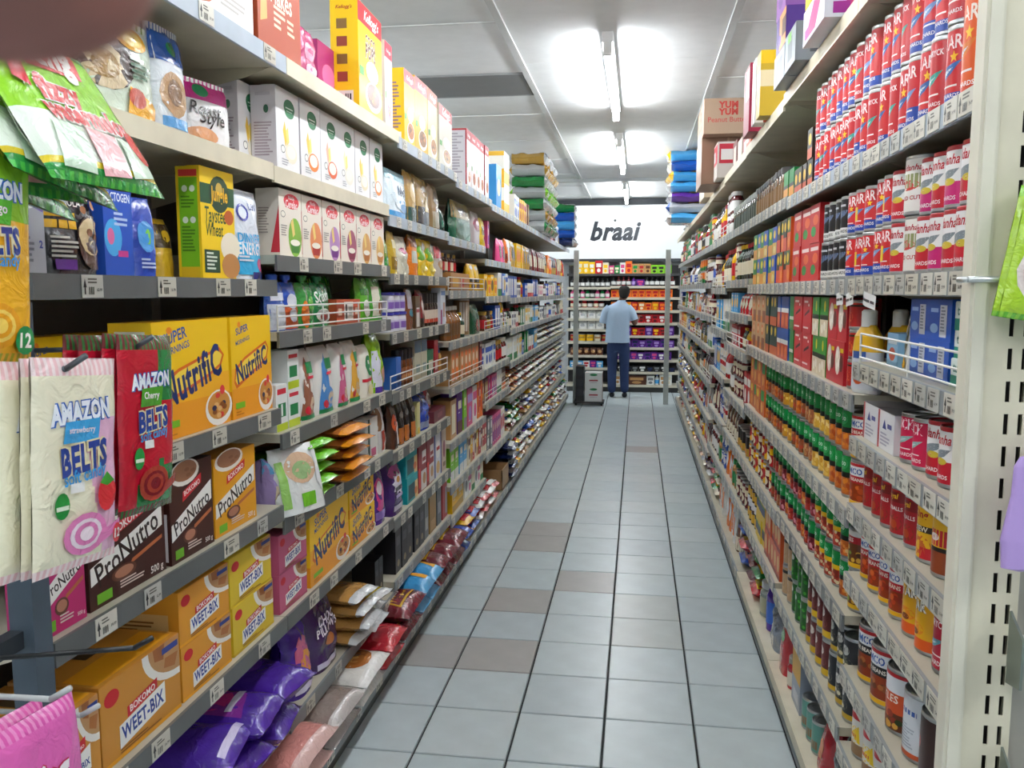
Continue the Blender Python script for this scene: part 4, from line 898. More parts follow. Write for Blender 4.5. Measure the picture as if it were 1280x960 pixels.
def fill(side, i, sh, kinds, y0=None, y1=None, seed=0, fillh=.93, run=(2, 5), hs=None):
    """fills one shelf of a bay with runs of alike products"""
    r = random.Random(i * 131 + sh * 17 + seed + (7 if side == 'L' else 0))
    lev = (LEVL if side == 'L' else LEVR)[i]; YY = YL if side == 'L' else YR
    y0 = YY[i] + .02 if y0 is None else y0; y1 = YY[i + 1] - .02 if y1 is None else y1
    gap = (lev[sh - 1] - lev[sh] - .055) if sh else (.45)
    s = -1 if side == 'L' else 1
    y = y0
    base = sh == len(lev) - 1
    xl = (XLT if sh == 0 or base else XL) if side == 'L' else XR
    z = lev[sh]
    while y < y1 - .05:
        kd = r.choice(kinds); t = r.choice(POOL[kd])
        if kd in ('bag', 'snack'):
            n = max(1, min(4, int(gap / t['h'])))
            if y + t['w'] > y1: break
            for k in range(n):
                q = t if r.random() < .75 else r.choice(POOL[kd])
                P = (xl + s * (.16 + r.uniform(0, .015)), y + t['w'] / 2, z + k * t['h']); A = (R(90) if side == 'L' else R(-90)) + r.uniform(-.06, .06)
                if i >= 7: sink(SINK[side], q, P, A); continue
                o = put(q, P, (0, 0, A),
                        count_label(['lowest ', 'second-up ', 'third-up ', 'fourth-up '][k] + q['look'], where(side, i, sh)), f'{kd} piles')
            y += t['w'] * 1.03 + .004
            continue
        sc = min(1.25, gap * fillh / t['h']); stack = 1
        if hs: sc = min(sc, hs / t['h'])
        if gap / t['h'] > 2.05 and not hs: stack = 2; sc = min(1.05, gap * fillh / (2 * t['h']))
        elif not hs: sc = min(sc, 1.25) * r.uniform(.86, 1)
        w = t['w'] * (sc if kd in ('can', 'jar', 'bottle', 'lowcan') else 1)
        for q in range(r.randint(*run)):
            if y + w > y1: break
            for k in range(stack):
                P = (xl + s * (.026 + t['d'] / 2 + r.uniform(0, .012)), y + w / 2, z + k * (t['h'] * sc + .0006)); A = (R(90) if side == 'L' else R(-90)) + r.uniform(-.02, .02)
                ss = (sc if w != t['w'] else 1, sc if w != t['w'] else 1, sc)
                if i >= 7: sink(SINK[side], t, P, A, ss); continue
                o = put(t, P, (0, 0, A),
                        count_label((['lower ', 'upper '][k] if stack > 1 else '') + t['look'], where(side, i, sh)), f'{kd} rows on the far shelves',
                        scale=ss)
            y += w + .004
        if r.random() < .2: y += r.uniform(.01, .05)

# ================================================================ LEFT SIDE, THIRD BAY ON
row('L', 2, 1, [
    (486, 512, 1, lambda w: T_pouch(w, .05, .2, 'white milk powder pack with blue wave', [('r', .02, .8, .98, 1, '#9fcbd8'), ('t', 'NAN', .7, .6, .4, '#2a3a6a', {'bold': .012}), ('e', .7, .32, .3, .16, '#3a9ad4'), ('e', .6, .34, .28, .14, '#dfeaf2'), ('e', .75, .24, .2, .1, '#2a86c8'), ('r', .0, .0, 1, .14, '#2a8fd0')], '#d6e6ee', seed=33)),
    (513, 524, 1, memo(pouch(.235, .07, 'gold coffee pouch with green base', '#a8843a', [('r', .02, 0, .98, .3, '#2a4a44'), ('e', .5, .6, .3, .2, '#c9a85a')], seed=34))),
    (525, 542, 1, pouch(.24, .08, 'gold coffee pouch with black base', '#9a7a34', [('r', .02, 0, .98, .38, '#1c2024'), ('e', .5, .75, .16, .06, '#d8d4cc'), ('p', [(.4, .3), (.55, .65), (.7, .3)], '#c9b070')], seed=35)),
    (543, 553, 1, pouch(.23, .07, 'bronze coffee pouch', '#8a6f4a', [('r', .1, .05, .9, .4, '#a0967a'), ('e', .5, .7, .3, .15, '#5a4426')], seed=36)),
    (554, 563, 1, pouch(.12, .06, 'dark green coffee pouch', '#123f34', [('r', .1, .2, .9, .5, '#1f6a50')], seed=37))])
row('L', 3, 1, [
    (570, 592, 1, pouch(.23, .09, 'green coffee pouch with gold top', '#17583f', [('r', .02, .55, .98, .98, '#8a7434'), ('e', .5, .74, .25, .1, '#4a3a1c'), ('p', [(.5, .05), (.9, .1), (.95, .3)], '#3f8a6a')], seed=38)),
    (594, 606, 1, pouch(.21, .06, 'white pouch with maroon badge', '#b9aeb0', [('e', .5, .62, .4, .2, '#8a1f3a'), ('e', .5, .66, .16, .08, '#e6dada')], seed=39)),
    (607, 618, 1, pouch(.19, .06, 'yellow foil pouch', '#c9a81c', [('r', .2, .4, .8, .7, '#6a5a14')], seed=46, wr=.01)),
    (619, 624, 1, lambda w: POOL['tea'][3])])
row('L', 4, 1, [(625, 633, 2, lambda w: g_pouch('pink', 'maroon', w, .18, 2)), (634, 639, 1, lambda w: g_pouch('orange', 'maroon', w, .2, 1))])
row('L', 2, 2, [
    (480, 490, 1, pouch(.16, .07, 'olive green snack pouch', '#7a8a2a', [('e', .5, .25, .36, .2, '#1f8a3a')], seed=101)),
    (491, 499, 1, pouch(.18, .06, 'gold snack pouch', '#c0a02c', [('r', .1, .1, .9, .4, '#8a6a1a'), ('r', .2, .6, .8, .8, '#e6dcae')], seed=102)),
    (500, 515, 1, pouch(.17, .08, 'cream snack bag with pink print', '#dcd8c4', [('e', .5, .62, .3, .08, '#b03a6a'), ('e', .5, .3, .3, .2, '#c9c4ae')], seed=103, wr=.014)),
    (516, 525, 1, pouch(.2, .06, 'orange snack pouch', '#d8761c', [('r', .1, .3, .6, .6, '#c9c9b8'), ('r', 0, .7, 1, 1, '#8a4a1c')], seed=104)),
    (526, 547, 2, memo(pouch(.18, .08, 'yellow snack bag with green corner', '#e2be14', [('e', .3, .6, .3, .2, '#6aa82a'), ('e', .7, .8, .2, .12, '#e6e2d0'), ('e', .5, .25, .3, .12, '#f0d84a')], seed=105, wr=.014))),
    (548, 559, 1, pouch(.16, .06, 'red and white snack pouch', '#c9c0b4', [('r', .02, .6, .98, .98, '#b82432'), ('e', .5, .4, .3, .15, '#b98a5a')], seed=106))])
row('L', 2, 3, [
    (489, 511, 3, memo(lambda w: T_jar(w / 2, .085, 'small white yoghurt cup with blue lid', '#dfe0ea', '#c9c4e0', '#33359a', [('r', .2, .1, .8, .8, '#7a5aa8')], True, .14, 'cup', 'cup', .95, 'plastic')), {'stack': 2}),
    (512, 519, 1, pouch(.19, .05, 'thin brown and silver pouch', '#7a4a32', [('r', .1, .5, .9, .95, '#b0a8b4'), ('e', .5, .4, .3, .1, '#3f7a8a')], seed=107)),
    (520, 526, 1, lambda w: T_box(w, .07, .15, 'brown carton with white label', '#5a4028', [('r', .2, .05, .8, .65, '#d8d4d0'), ('r', .2, .5, .8, .6, '#a83a4a')])),
    (527, 534, 1, pouch(.18, .06, 'red and black pouch', '#8c1c24', [('e', .5, .55, .2, .2, '#d8c8c0'), ('r', .02, .0, .98, .25, '#2a1a14')], seed=108)),
    (535, 550, 5, memo(lambda w: T_jar(w / 2, .165, 'slim coffee jar with black lid', '#2a1a14', '#d8c8b8', '#17171a', [('r', 0, 0, 1, .3, '#c0452a')], True, .3, 'jar', 'jar', .85))),
    (551, 561, 1, lambda w: T_box(w, .05, .19, 'tall white carton with magenta foot', '#cfd2dc', [('r', 0, 0, .3, .4, '#9a1f6a'), ('r', .5, .2, .8, .6, '#b98a6a'), ('r', .1, .8, .9, .92, '#5a7ab0')]))])
row('L', 2, 4, [
    (496, 502, 1, lambda w: T_box(w, .06, .14, 'blue cocoa carton', '#2f5fae', [('e', .5, .3, .3, .2, '#1c3a7a')])),
    (503, 519, 4, memo(lambda w: T_jar(w / 2, .165, 'brown cocoa jar with dark lid', '#6a3a1e', '#8a5230', '#22222a', [('r', .1, .2, .9, .5, '#c08a5a')], True, .28, 'jar', 'jar', .9)), {'xo': .035}),
    (520, 535, 2, memo(lambda w: T_box(w, .07, .19, 'pale carton with grey-blue top', '#c4c0a8', [('r', .0, .7, 1, 1, '#5f8098'), ('r', .2, .2, .8, .4, '#8a9a98')])), {'xo': .035}),
    (536, 543, 1, lambda w: T_box(w, .06, .13, 'green tin of drinking powder', '#2f6a4a', [('r', .1, .2, .9, .6, '#c9c4a8')]), {'xo': .035}),
    (544, 549, 1, lambda w: T_box(w, .06, .17, 'narrow red carton', '#b3202a', [('r', .2, .1, .8, .4, '#e0c8b8')]), {'xo': .035}),
    (550, 561, 1, pouch(.16, .08, 'tan pouch with crumpled blue top', '#b88a4a', [('r', .0, .6, 1, 1, '#2a62b8')], seed=109, wr=.014), {'xo': .04})])
row('L', 2, 5, [
    (492, 500, 1, pouch(.19, .06, 'brown coffee pouch with orange flame', '#4a2a1c', [('e', .4, .6, .3, .2, '#c0502a'), ('r', .5, .1, .8, .6, '#d8cfc4')], seed=110)),
    (501, 522, 3, memo(pouch(.19, .06, 'black chocolate pouch with orange foot', '#1c1716', [('r', .1, .02, .6, .4, '#b8682a'), ('e', .5, .7, .3, .08, '#6a6460')], seed=111))),
    (523, 526, 1, lambda w: T_box(.05, .05, .15, 'thin pale yellow carton', '#cfc98a', [('r', .2, 0, .8, .2, '#d8b81c')])),
    (527, 541, 1, pouch(.17, .1, 'shiny blue foil bag', '#1c3a9c', [('e', .6, .7, .3, .15, '#3f62c8'), ('r', .1, .05, .9, .25, '#8a98c0')], seed=112, wr=.016)),
    (543, 562, 1, lambda w: T_box(w, .2, .06, 'low maroon display tray', '#6a2a34', [('r', .3, .3, .7, .7, '#8a4a50')], name='display_tray', cat='tray', flap=False))])
z5 = LEVL[2][5] + .062
put(pouch(.13, .07, 'x', '#a81c28', [('e', .5, .4, .36, .26, '#e2dcd8'), ('e', .5, .45, .16, .1, '#8a6a5a')], seed=113)(.11), (XL - .1, ypx(553, z5, XL), z5), (R(-8), 0, R(90)), 'red and white packet standing in the maroon display tray, third left bay', 'packets in display trays')
row('L', 1, 5, [
    (462, 474, 1, lambda w: T_box(w, .06, .16, 'white card pack with pink foot', '#dcdad4', [('r', .3, .05, .8, .25, '#c0507a'), ('r', .0, .0, .2, 1, '#1f3a2a')])),
    (475, 489, 1, pouch(.215, .07, 'white and brown coffee pouch', '#d4d2cf', [('e', .2, .7, .3, .25, '#8f6748'), ('r', .3, .05, .95, .45, '#a83a2c'), ('p', [(.5, .05), (.9, .05), (.8, .5)], '#cdbcae')], seed=114))])
row('L', 2, 7, [
    (519, 531, 2, memo(lambda w: T_box(w, .1, .2, 'tall black carton', '#1b1a1f', [('r', .2, .6, .8, .8, '#4a4650'), ('e', .5, .2, .2, .08, '#8a7a5a')]))),
    (532, 537, 1, lambda w: T_box(w, .1, .21, 'grey carton', '#6a6e70', [('r', .2, .2, .8, .5, '#a8aaa8')])),
    (538, 546, 1, lambda w: T_box(w, .12, .22, 'tall kraft brown carton', '#9a7638', [('r', .15, .05, .85, .3, '#b8905a')], topcol='#b8945a')),
    (547, 552, 1, lambda w: T_box(w, .1, .2, 'slate carton', '#5a6268', [('r', .2, .3, .8, .6, '#8a9298')])),
    (553, 559, 1, lambda w: T_box(w, .1, .23, 'tall red carton', '#a8282c', [('r', .6, .1, .95, .8, '#8d9296')])),
    (560, 564, 1, lambda w: T_box(w, .08, .2, 'pale grey carton', '#b0b2b0', [('r', .2, .3, .8, .6, '#8a9298')]))])
row('L', 1, 7, [(470, 488, 2, memo(lambda w: T_box(w, .1, .16, 'black carton with pale seal', '#1c1b20', [('e', .5, .2, .3, .12, '#9a9080'), ('r', .2, .6, .8, .75, '#3a3844')])), {'xo': .05})])
row('L', 2, 7, [(495, 517, 3, memo(lambda w: T_box(w, .12, .17, 'dark tea carton', '#201d24', [('e', .5, .16, .3, .12, '#8a7a60'), ('r', .15, .7, .85, .85, '#4a4652')])))])
fill('L', 2, 6, ['tea'], YL[3] - .05)
# fourth bay
row('L', 3, 2, [
    (563, 588, 1, lambda w: T_box(w, .13, .1, 'brown kraft display tray', '#a8763e', [('r', .1, .2, .4, .7, '#c9962a'), ('r', .5, .2, .7, .7, '#b83a2a')], name='display_tray', cat='tray', flap=False), {'xo': .03}),
    (589, 604, 2, memo(pouch(.17, .06, 'yellow noodle pouch with black print', '#e2b014', [('r', .1, .3, .9, .42, '#2a2414'), ('e', .5, .15, .3, .1, '#7a4a2a'), ('e', .4, .85, .2, .08, '#e6e0d0')], seed=115)), {'xo': .03})])
for k in range(6):
    zz = LEVL[3][2] + .0996
    put(POOL['jar'][k % 2], (XL - .095, YL[3] + .08 + .075 * k, zz - .001), (0, 0, R(90)), f'small dark sauce jar, {ORD[k]} along the kraft tray, fourth left bay', 'jars in the kraft tray', scale=(.9, .9, .8))
row('L', 4, 2, [(606, 622, 4, lambda w: [g_carton('yellow', 'brown', w, .15, .08, False, 2), g_carton('yellow', 'orange', w, .13, .08, False, 0)]), (623, 638, 5, lambda w: [POOL['carton'][1], POOL['carton'][1], POOL['carton'][3], POOL['carton'][6], POOL['carton'][0]], {'fill': 1})])
row('L', 3, 3, [
    (563, 578, 4, memo(lambda w: T_bottle(w / 2, .19, 'amber syrup bottle with white neck', '#8a5a32', '#6a4a2c', '#e6e4de')), {'fill': .9}),
    (579, 583, 1, lambda w: g_bottle('dark green', 'cream', 'yellow', .033, .15)),
    (584, 591, 1, lambda w: T_can(.05, .235, 'tall silver and brown canister', [('r', 0, .1, .4, .95, '#d8cfc4')], '#8a6a4a', True, 2)),
    (593, 607, 1, pouch(.19, .1, 'dark green coffee bag with red badge', '#124a2e', [('e', .5, .3, .2, .2, '#a83028'), ('p', [(.55, .1), (.9, .1), (.6, .9)], '#3f8a6a')], seed=116))])
row('L', 3, 4, [(564, 599, 7, lambda w: g_carton('tan', 'orange', w, .2, .09, False, 3)), (600, 603, 1, lambda w: g_carton('maroon', 'red', w, .21, .09, False, 2)), (603.5, 609, 1, lambda w: g_carton('purple', 'lilac', w, .225, .09, False, 2))])
row('L', 3, 5, [(564, 572, 1, lambda w: g_carton('tan', 'cream', w, .22, .1, False, 3)), (573, 579, 1, lambda w: g_carton('purple', 'maroon', w, .24, .1, False, 1)), (580, 584, 1, lambda w: g_carton('lime', 'grey', w, .24, .1, False, 1)), (585, 591, 1, lambda w: g_carton('pink', 'lilac', w, .235, .1, False, 0)), (592, 597, 1, lambda w: g_carton('white', 'pink', w, .23, .1, False, 0)), (598, 609, 3, lambda w: [g_carton('orange', 'red', w, .24, .1, False, 0), g_carton('red', 'orange', w, .23, .1, False, 1)])])
row('L', 3, 6, [(564, 574, 2, lambda w: g_carton('lime', 'white', w, .2, .1, False, 1)), (575, 584, 2, lambda w: g_carton('light blue', 'white', w, .22, .1, False, 1)), (586, 609, 7, lambda w: [g_carton('cream', 'maroon', w, .2, .1, False, 0), g_carton('yellow', 'tan', w, .19, .1, False, 1), g_carton('red', 'white', w, .2, .1, False, 2)])])
row('L', 3, 7, [(566, 580, 2, lambda w: g_carton('yellow', 'gold', w, .16, .1, False, 1)), (582, 609, 6, lambda w: [g_carton('white', 'grey', w, .17, .1, False, 2), g_carton('white', 'pink', w, .17, .1, False, 0), g_carton('cream', 'green', w, .17, .1, False, 1)])])
row('L', 4, 3, [(608, 618, 3, lambda w: [POOL['jar'][1], POOL['jar'][3]]), (619, 625, 2, lambda w: POOL['carton'][3]), (626, 638, 5, lambda w: [POOL['small'][0], POOL['small'][2], POOL['pouch'][2]])])
fill('L', 4, 4, ['jar', 'can', 'carton']); fill('L', 4, 5, ['tea', 'carton']); fill('L', 4, 6, ['tea', 'small'])
fill('L', 3, 2, ['pouch'], ypx(605, 1.6, XL), YL[4] - .02); fill('L', 3, 3, ['can', 'carton'], ypx(608, 1.32, XL), YL[4] - .02)
for i in range(5, 10):
    fill('L', i, 1, ['carton', 'pouch'], hs=.22); fill('L', i, 2, ['carton', 'small', 'bottle']); fill('L', i, 3, ['small', 'bottle', 'carton'])
    fill('L', i, 4, ['small', 'carton'] if i < 7 else ['bag']); fill('L', i, 5, ['bag']); fill('L', i, 6, ['bag', 'snack']); fill('L', i, 7, ['bag', 'snack'])
fill('L', 4, 1, ['carton'], ypx(640, 1.81, XL), YL[5] - .02)
# base shelf of the fourth and fifth bays
for k, (px, n, a, b) in enumerate([(590, 3, 'yellow', 'red'), (597, 2, 'blue', 'red'), (604, 3, 'white', 'red'), (611, 3, 'red', 'white'), (617, 3, 'white', 'red'), (622, 3, 'red', 'white')]):
    for j in range(min(n, 2)):
        t = g_bag(a, b, 40 + k, .2, .072)
        put(t, (XLT - .15, ypx(px, .12, XLT), .13 + j * .0725), (0, 0, R(90) + RND.uniform(-.12, .12)), f'{["lower", "upper"][j]} {a} bag of the {ORD[k]} base shelf pile past the maroon bags', 'base shelf piles')
kb = MB()
for x0, x1, y0, y1 in ((-1.3, -.965, 0, .008), (-1.3, -.965, .3, .308), (-1.3, -1.292, 0, .308), (-.973, -.965, 0, .308)): kb.box(x0, x1, y0, y1, 0, .15, '#a8845a', 'card')
kb.box(-1.3, -.965, 0, .308, 0, .006, '#a8845a', 'card')
o = obj('cardboard_tray', kb, None, (0, 6.05, .131), (0, 0, 0), 'open brown cardboard tray on the base shelf, fifth left bay', 'tray')
for k in range(4):
    t = g_bag('navy', 'white', 70 + k, .3, .07)
    put(t, (XLT - .12, 6.54, .13 + k * .0705), (0, 0, R(90) + RND.uniform(-.05, .05)), f'{ORD[k]} blue-striped flour bag up the pile past the cardboard tray', 'blue-striped flour bag pile')
fill('L', 4, 7, ['bag'], 6.79, YL[5] - .01)
# top shelf, far end: shrink-wrapped noodle packs stacked to the ceiling
for k, (a, b) in enumerate([('silver', 'green'), ('silver', 'gold'), ('green', 'silver'), ('silver', 'lime'), ('green', 'silver'), ('silver', 'gold'), ('gold', 'silver')]):
    for q in range(3):
        t = T_pillow(.38, .38, .108, 'noodle pack', [('e', .3, .3, .2, .2, b), ('e', .7, .3, .2, .2, b), ('r', .05, .05, .95, .18, b), ('e', .3, .7, .2, .2, b), ('e', .7, .7, .2, .2, b)], a, False, 'clear', .03, 50 + k + q * 9, 'noodle_pack', 'packet', b, None, (9, 12))
        put(t, (XLT - .11, 8.45 + q * .4, 2.166 + k * .1085), (0, 0, R(90) + RND.uniform(-.07, .07)), f'{ORD[k]} shrink-wrapped noodle pack up the {["near", "middle", "far"][q]} stack on the left top shelf', 'noodle pack stacks')
for k in range(5):
    t = T_pillow(.4, .36, .11, 'x', [('e', .3, .3, .2, .2, 'white'), ('r', .05, .05, .95, .2, ['blue', 'navy', 'red', 'navy', 'green'][k]), ('e', .7, .6, .2, .2, 'yellow')], ['navy', 'blue', 'light blue', 'blue', 'green'][k], False, 'clear', .03, 150 + k, 'noodle_pack', 'packet', 'silver', None, (9, 12))
    put(t, (XLT - .03, 11.3, 2.166 + k * .1105), (0, 0, R(90) + RND.uniform(-.1, .1)), f'{ORD[k]} blue shrink-wrapped pack up the stack at the far left end', 'blue pack stack')
fill('L', 5, 0, ['carton', 'tea'], 6.8, 7.75, hs=.2); fill('L', 9, 0, ['pouch', 'carton'], 9.75, 10.9, hs=.22)

# ================================================================ RIGHT SIDE
star_red = T_can(.036, .156, 'tall red pilchard can lettered STAR', can_fish('#c0262c', 'STAR', '#f3e6e6', .16, '#22459c', '#2f5f9c', '#f0c02a'), '#c3272c')
glen = T_can(.036, .156, 'tall red pilchard can with green fish', can_fish('#b8222c', 'GLENRYCK', '#f6ecec', None, None, '#2f9a8c'), '#b9222b')
star_blue = T_can(.036, .156, 'tall red can with blue band', can_fish('#b82430', 'STAR', '#f3e6e6', .3, '#23479e', '#6f8fc0', None), '#bd2530')
star_org = T_can(.04, .19, 'tall orange pilchard can', can_fish('#d9541e', 'STAR', '#f6e8dc', .1, '#c43c18', '#d8752c', '#f0c02a'), '#dd5a20')
star_wht = T_can(.04, .165, 'white and light blue mackerel can lettered STAR', can_fish('#dfe3ea', 'STAR', '#a82430', .34, '#4fa4dc', '#2a7ab0', '#efbe2a', 'MACKEREL'), '#e2e6ec')
row('R', 0, 1, [(1.49, 1.565, 1, star_red, {'round': 1, 'stack': 2}), (1.57, 1.66, 1, star_wht, {'round': 1}), (1.665, 1.75, 1, star_org, {'round': 1}), (1.755, 2.275, 7, [star_red, glen, star_red, star_blue, star_red, glen, star_red], {'stack': 2, 'round': 1, 'alt': 1})])
row('R', 1, 1, [(2.30, 3.05, 10, [glen, star_red, star_blue, glen, star_red, star_red, star_blue, star_red, glen, star_red], {'stack': 2, 'round': 1, 'alt': 1}),
                (3.06, 3.14, 1, lambda w: T_box(w, .07, .1, 'dark spice carton with yellow spot', '#26221c', [('e', .5, .65, .3, .2, '#e2b81c'), ('r', 0, 0, 1, .35, '#c0502a')]), {'stack': 2}),
                (3.15, 3.37, 3, lambda w: T_box(w, .07, .095, 'dark spice carton with orange foot', '#2a241c', [('e', .5, .62, .28, .2, '#e2b81c'), ('r', 0, 0, 1, .35, '#c0502a')]))])
row('R', 2, 1, [(3.41, 3.62, 2, lambda w: T_box(w, .08, .11, 'green lidded carton with orange foot', '#14803a', [('r', 0, 0, 1, .4, '#d8922a'), ('r', 0, .4, 1, .52, '#1a1a16')])), (3.64, 4.46, 11, lambda w: T_jar(.034, .145, 'brown pickle jar with dark lid', '#5a4026', '#7a5a34', '#2c2a2a', near=True, neck=.95), {'fill': 1})])
row('R', 3, 1, [(4.5, 5.56, 14, lambda w: T_jar(.034, .15, 'black pickle jar with pale lid', '#1c221e', '#2c3a30', '#8d918c', near=False, neck=.95), {'fill': 1, 'xo': .03})])
def sald(low, seed, tail='PILCHARDS'):
    return [('r', 0, 0, 1, .42, low), ('t', 'Saldanha', .5, .84, .84, '#b3182a', {'bold': .02, 'shear': .3, 'sy': 1.4}), ('p', [(.1, .45), (.4, .42), (.75, .52), (.92, .66), (.6, .64), (.3, .58)], '#7d868c'), ('e', .62, .42, .2, .07, '#c9b13a'), ('t', tail, .5, .12, .72, '#f4eeee', {'bold': .015})]
sa = T_can(.038, .118, 'white and red pilchard can lettered Saldanha', sald('#bb2030', 1), '#e8e6e4', band='#a82a30')
sb = T_can(.038, .118, 'white and magenta pilchard can lettered Saldanha', sald('#c0246e', 2), '#e8e6e4', band='#a82a30')
sc_ = T_can(.05, .145, 'wide white fish can with red fish picture', [('t', 'Saldanha', .5, .84, .7, '#b3182a', {'bold': .02, 'shear': .3}), ('r', .1, .45, .9, .72, '#8a9060'), ('e', .5, .5, .3, .1, '#c0342c'), ('t', 'SOLID CUT', .5, .26, .7, '#b52a30', {'bold': .02})], '#e6e3dc')
sd_ = T_can(.036, .118, 'red can with blue foot lettered STAR', can_fish('#c0262c', 'STAR', '#f3e6e6', .22, '#22459c', '#7a9ac8', '#f0c02a'), '#c3272c')
se_ = T_can(.036, .118, 'red can with yellow panel', can_fish('#c0262c', 'STAR', '#f3e6e6', .14, '#2a3f9c', '#4f7fb8', None) + [('r', .3, .25, .62, .62, '#e6bc1c')], '#c3272c')
sk = T_can(.036, .118, 'black pilchard can', [('p', [(.1, .5), (.4, .42), (.8, .56), (.92, .7), (.5, .68)], '#5a6a8a'), ('r', 0, 0, 1, .2, '#d8d8d4'), ('t', 'PILCHARDS', .5, .1, .8, '#22201f', {'bold': .02}), ('r', .2, .8, .8, .86, '#b9bbc0')], '#17171a')
row('R', 0, 2, [(1.49, 1.94, 6, [sb, sa, sa, sa, sb, sa], {'stack': 2, 'round': 1, 'alt': 1}), (1.945, 2.05, 1, sc_, {'stack': 2, 'round': 1}), (2.055, 2.275, 3, [sa, se_, sd_], {'stack': 2, 'round': 1})])
row('R', 1, 2, [(2.31, 2.55, 3, [sd_, glen if 0 else se_, sd_], {'stack': 2, 'round': 1}), (2.56, 2.88, 4, sk, {'stack': 2, 'round': 1, 'fill': 1}),
                (2.9, 3.36, 3, memo(lambda w: T_box(w, .08, .125, 'red spaghetti carton with green badge', '#bb2024', [('e', .4, .3, .26, .14, '#1f8a3c'), ('r', .1, .8, .9, .9, '#e6d4d0'), ('e', .6, .6, .28, .14, '#d8602c')])), {'stack': 2})])
row('R', 2, 2, [(3.41, 3.75, 4, lambda w: [T_box(w, .08, .125, 'orange soup carton with yellow and green', '#d0521c', [('r', 0, .55, 1, 1, '#1f5a2a'), ('e', .4, .78, .3, .16, '#e6c01c'), ('e', .6, .25, .3, .18, '#e0862a')]), T_box(w, .08, .125, 'black soup carton with orange bowl', '#1c1a18', [('e', .5, .75, .28, .15, '#e6c01c'), ('r', 0, 0, 1, .42, '#c8452a')])], {'stack': 2}),
                (3.77, 4.46, 6, lambda w: [T_box(w, .08, .12, 'blue soup carton with yellow bowl', '#1f4fb4', [('e', .45, .75, .26, .15, '#e6c01c'), ('r', 0, 0, 1, .45, '#d8b04a'), ('e', .5, .2, .3, .14, '#e6d08a')]), T_box(w, .08, .12, 'green soup carton', '#14803a', [('e', .5, .75, .26, .15, '#e6d81c'), ('r', 0, 0, 1, .4, '#d8922a')])], {'stack': 2})])
# fenced shelf with tuna boxes
row('R', 0, 3, [
    (1.56, 1.72, 2, lambda w: T_box(w, .09, .062, 'white and teal tuna box', '#dde6e2', [('r', 0, 0, 1, .42, '#1d8a72'), ('t', 'tuna', .5, .68, .7, '#1a6a5c', {'bold': .03}), ('r', .45, .12, .95, .32, '#e6ece8')], sidecol='#1d7a66'), {'stack': 3, 'xo': .04}),
    (1.73, 1.99, 2, lambda w: T_box(w, .1, .1, 'blue fish carton with white label', '#2454b0', [('r', .5, .1, .8, .88, '#c9ccd4'), ('e', .25, .3, .18, .12, '#8ab0dc'), ('r', .08, .7, .42, .8, '#9ab8e6')] + bars(.55, .75, .8, 8, .08, '#7a7f8a')), {'stack': 2, 'xo': .04}),
    (2.0, 2.06, 1, pouch(.145, .05, 'white pouch with dark leaf and yellow foot', '#d8d4cc', [('e', .5, .55, .16, .3, '#4a4a2c'), ('e', .3, .15, .3, .12, '#d8a42a')], seed=120), {'xo': .045}),
    (2.07, 2.16, 1, lambda w: T_box(w, .07, .08, 'pale blue flat box', '#8ab8d8', [('e', .5, .4, .3, .2, '#b8543a'), ('r', .1, .7, .9, .85, '#d8e6f0')]), {'xo': .045})])
def sauce(w, look):
    t = T_bottle(.045, .21, look, '#dfe0de', '#c9cdd6', '#e6e6e2'); return t
# flat white bottle with a yellow shoulder at the bay joint
def flatbottle():
    b = MB(); b.lathe([(.05, 0), (.056, .01), (.056, .11), (.05, .15)], ['#dadde2', '#cfd4de', '#d8a81c'], 18, 'plastic', 1, .5)
    b.lathe([(.05, .15), (.03, .175), (.024, .18)], '#d8a81c', 18, 'plastic', 1, .5)
    q = MB(); q.lathe([(.02, .175), (.02, .215), (.015, .22)], '#e2e2de', 14, 'plastic'); q.disc(.015, .22, '#e2e2de', 'plastic', 14)
    p = MB(); S = lambda u, v, k: ((.0565 + k) * math.sin((u - .5) * 2), -(.0565 + k) * math.cos((u - .5) * 2) * .5, .01 + .12 * v)
    decal(p, S, .11, .12, [('e', .5, .35, .26, .24, '#c0532a'), ('r', .25, .68, .75, .84, '#3a5a9a')], 'label', N=6)
    return tpl('squeeze_bottle', 'bottle', b, [('cap', q), ('printed_front', p)], .112, .056, .22, 'x')
fb = flatbottle()
for k, (y, xo) in enumerate([(2.345, .05), (2.352, .13)]):
    put(fb, (XR + xo, y, LEVR[1][3]), (0, 0, R(-70)), ['white and yellow squeeze bottle at the shelf joint by the tuna fence', 'white and yellow squeeze bottle standing behind the one at the joint'][k], 'squeeze bottles')
chk = T_can(.036, .085, 'red curry can with orange picture', [('e', .5, .4, .34, .26, '#d8622a'), ('r', 0, .84, 1, .92, '#1c2a1c')], '#a82420')
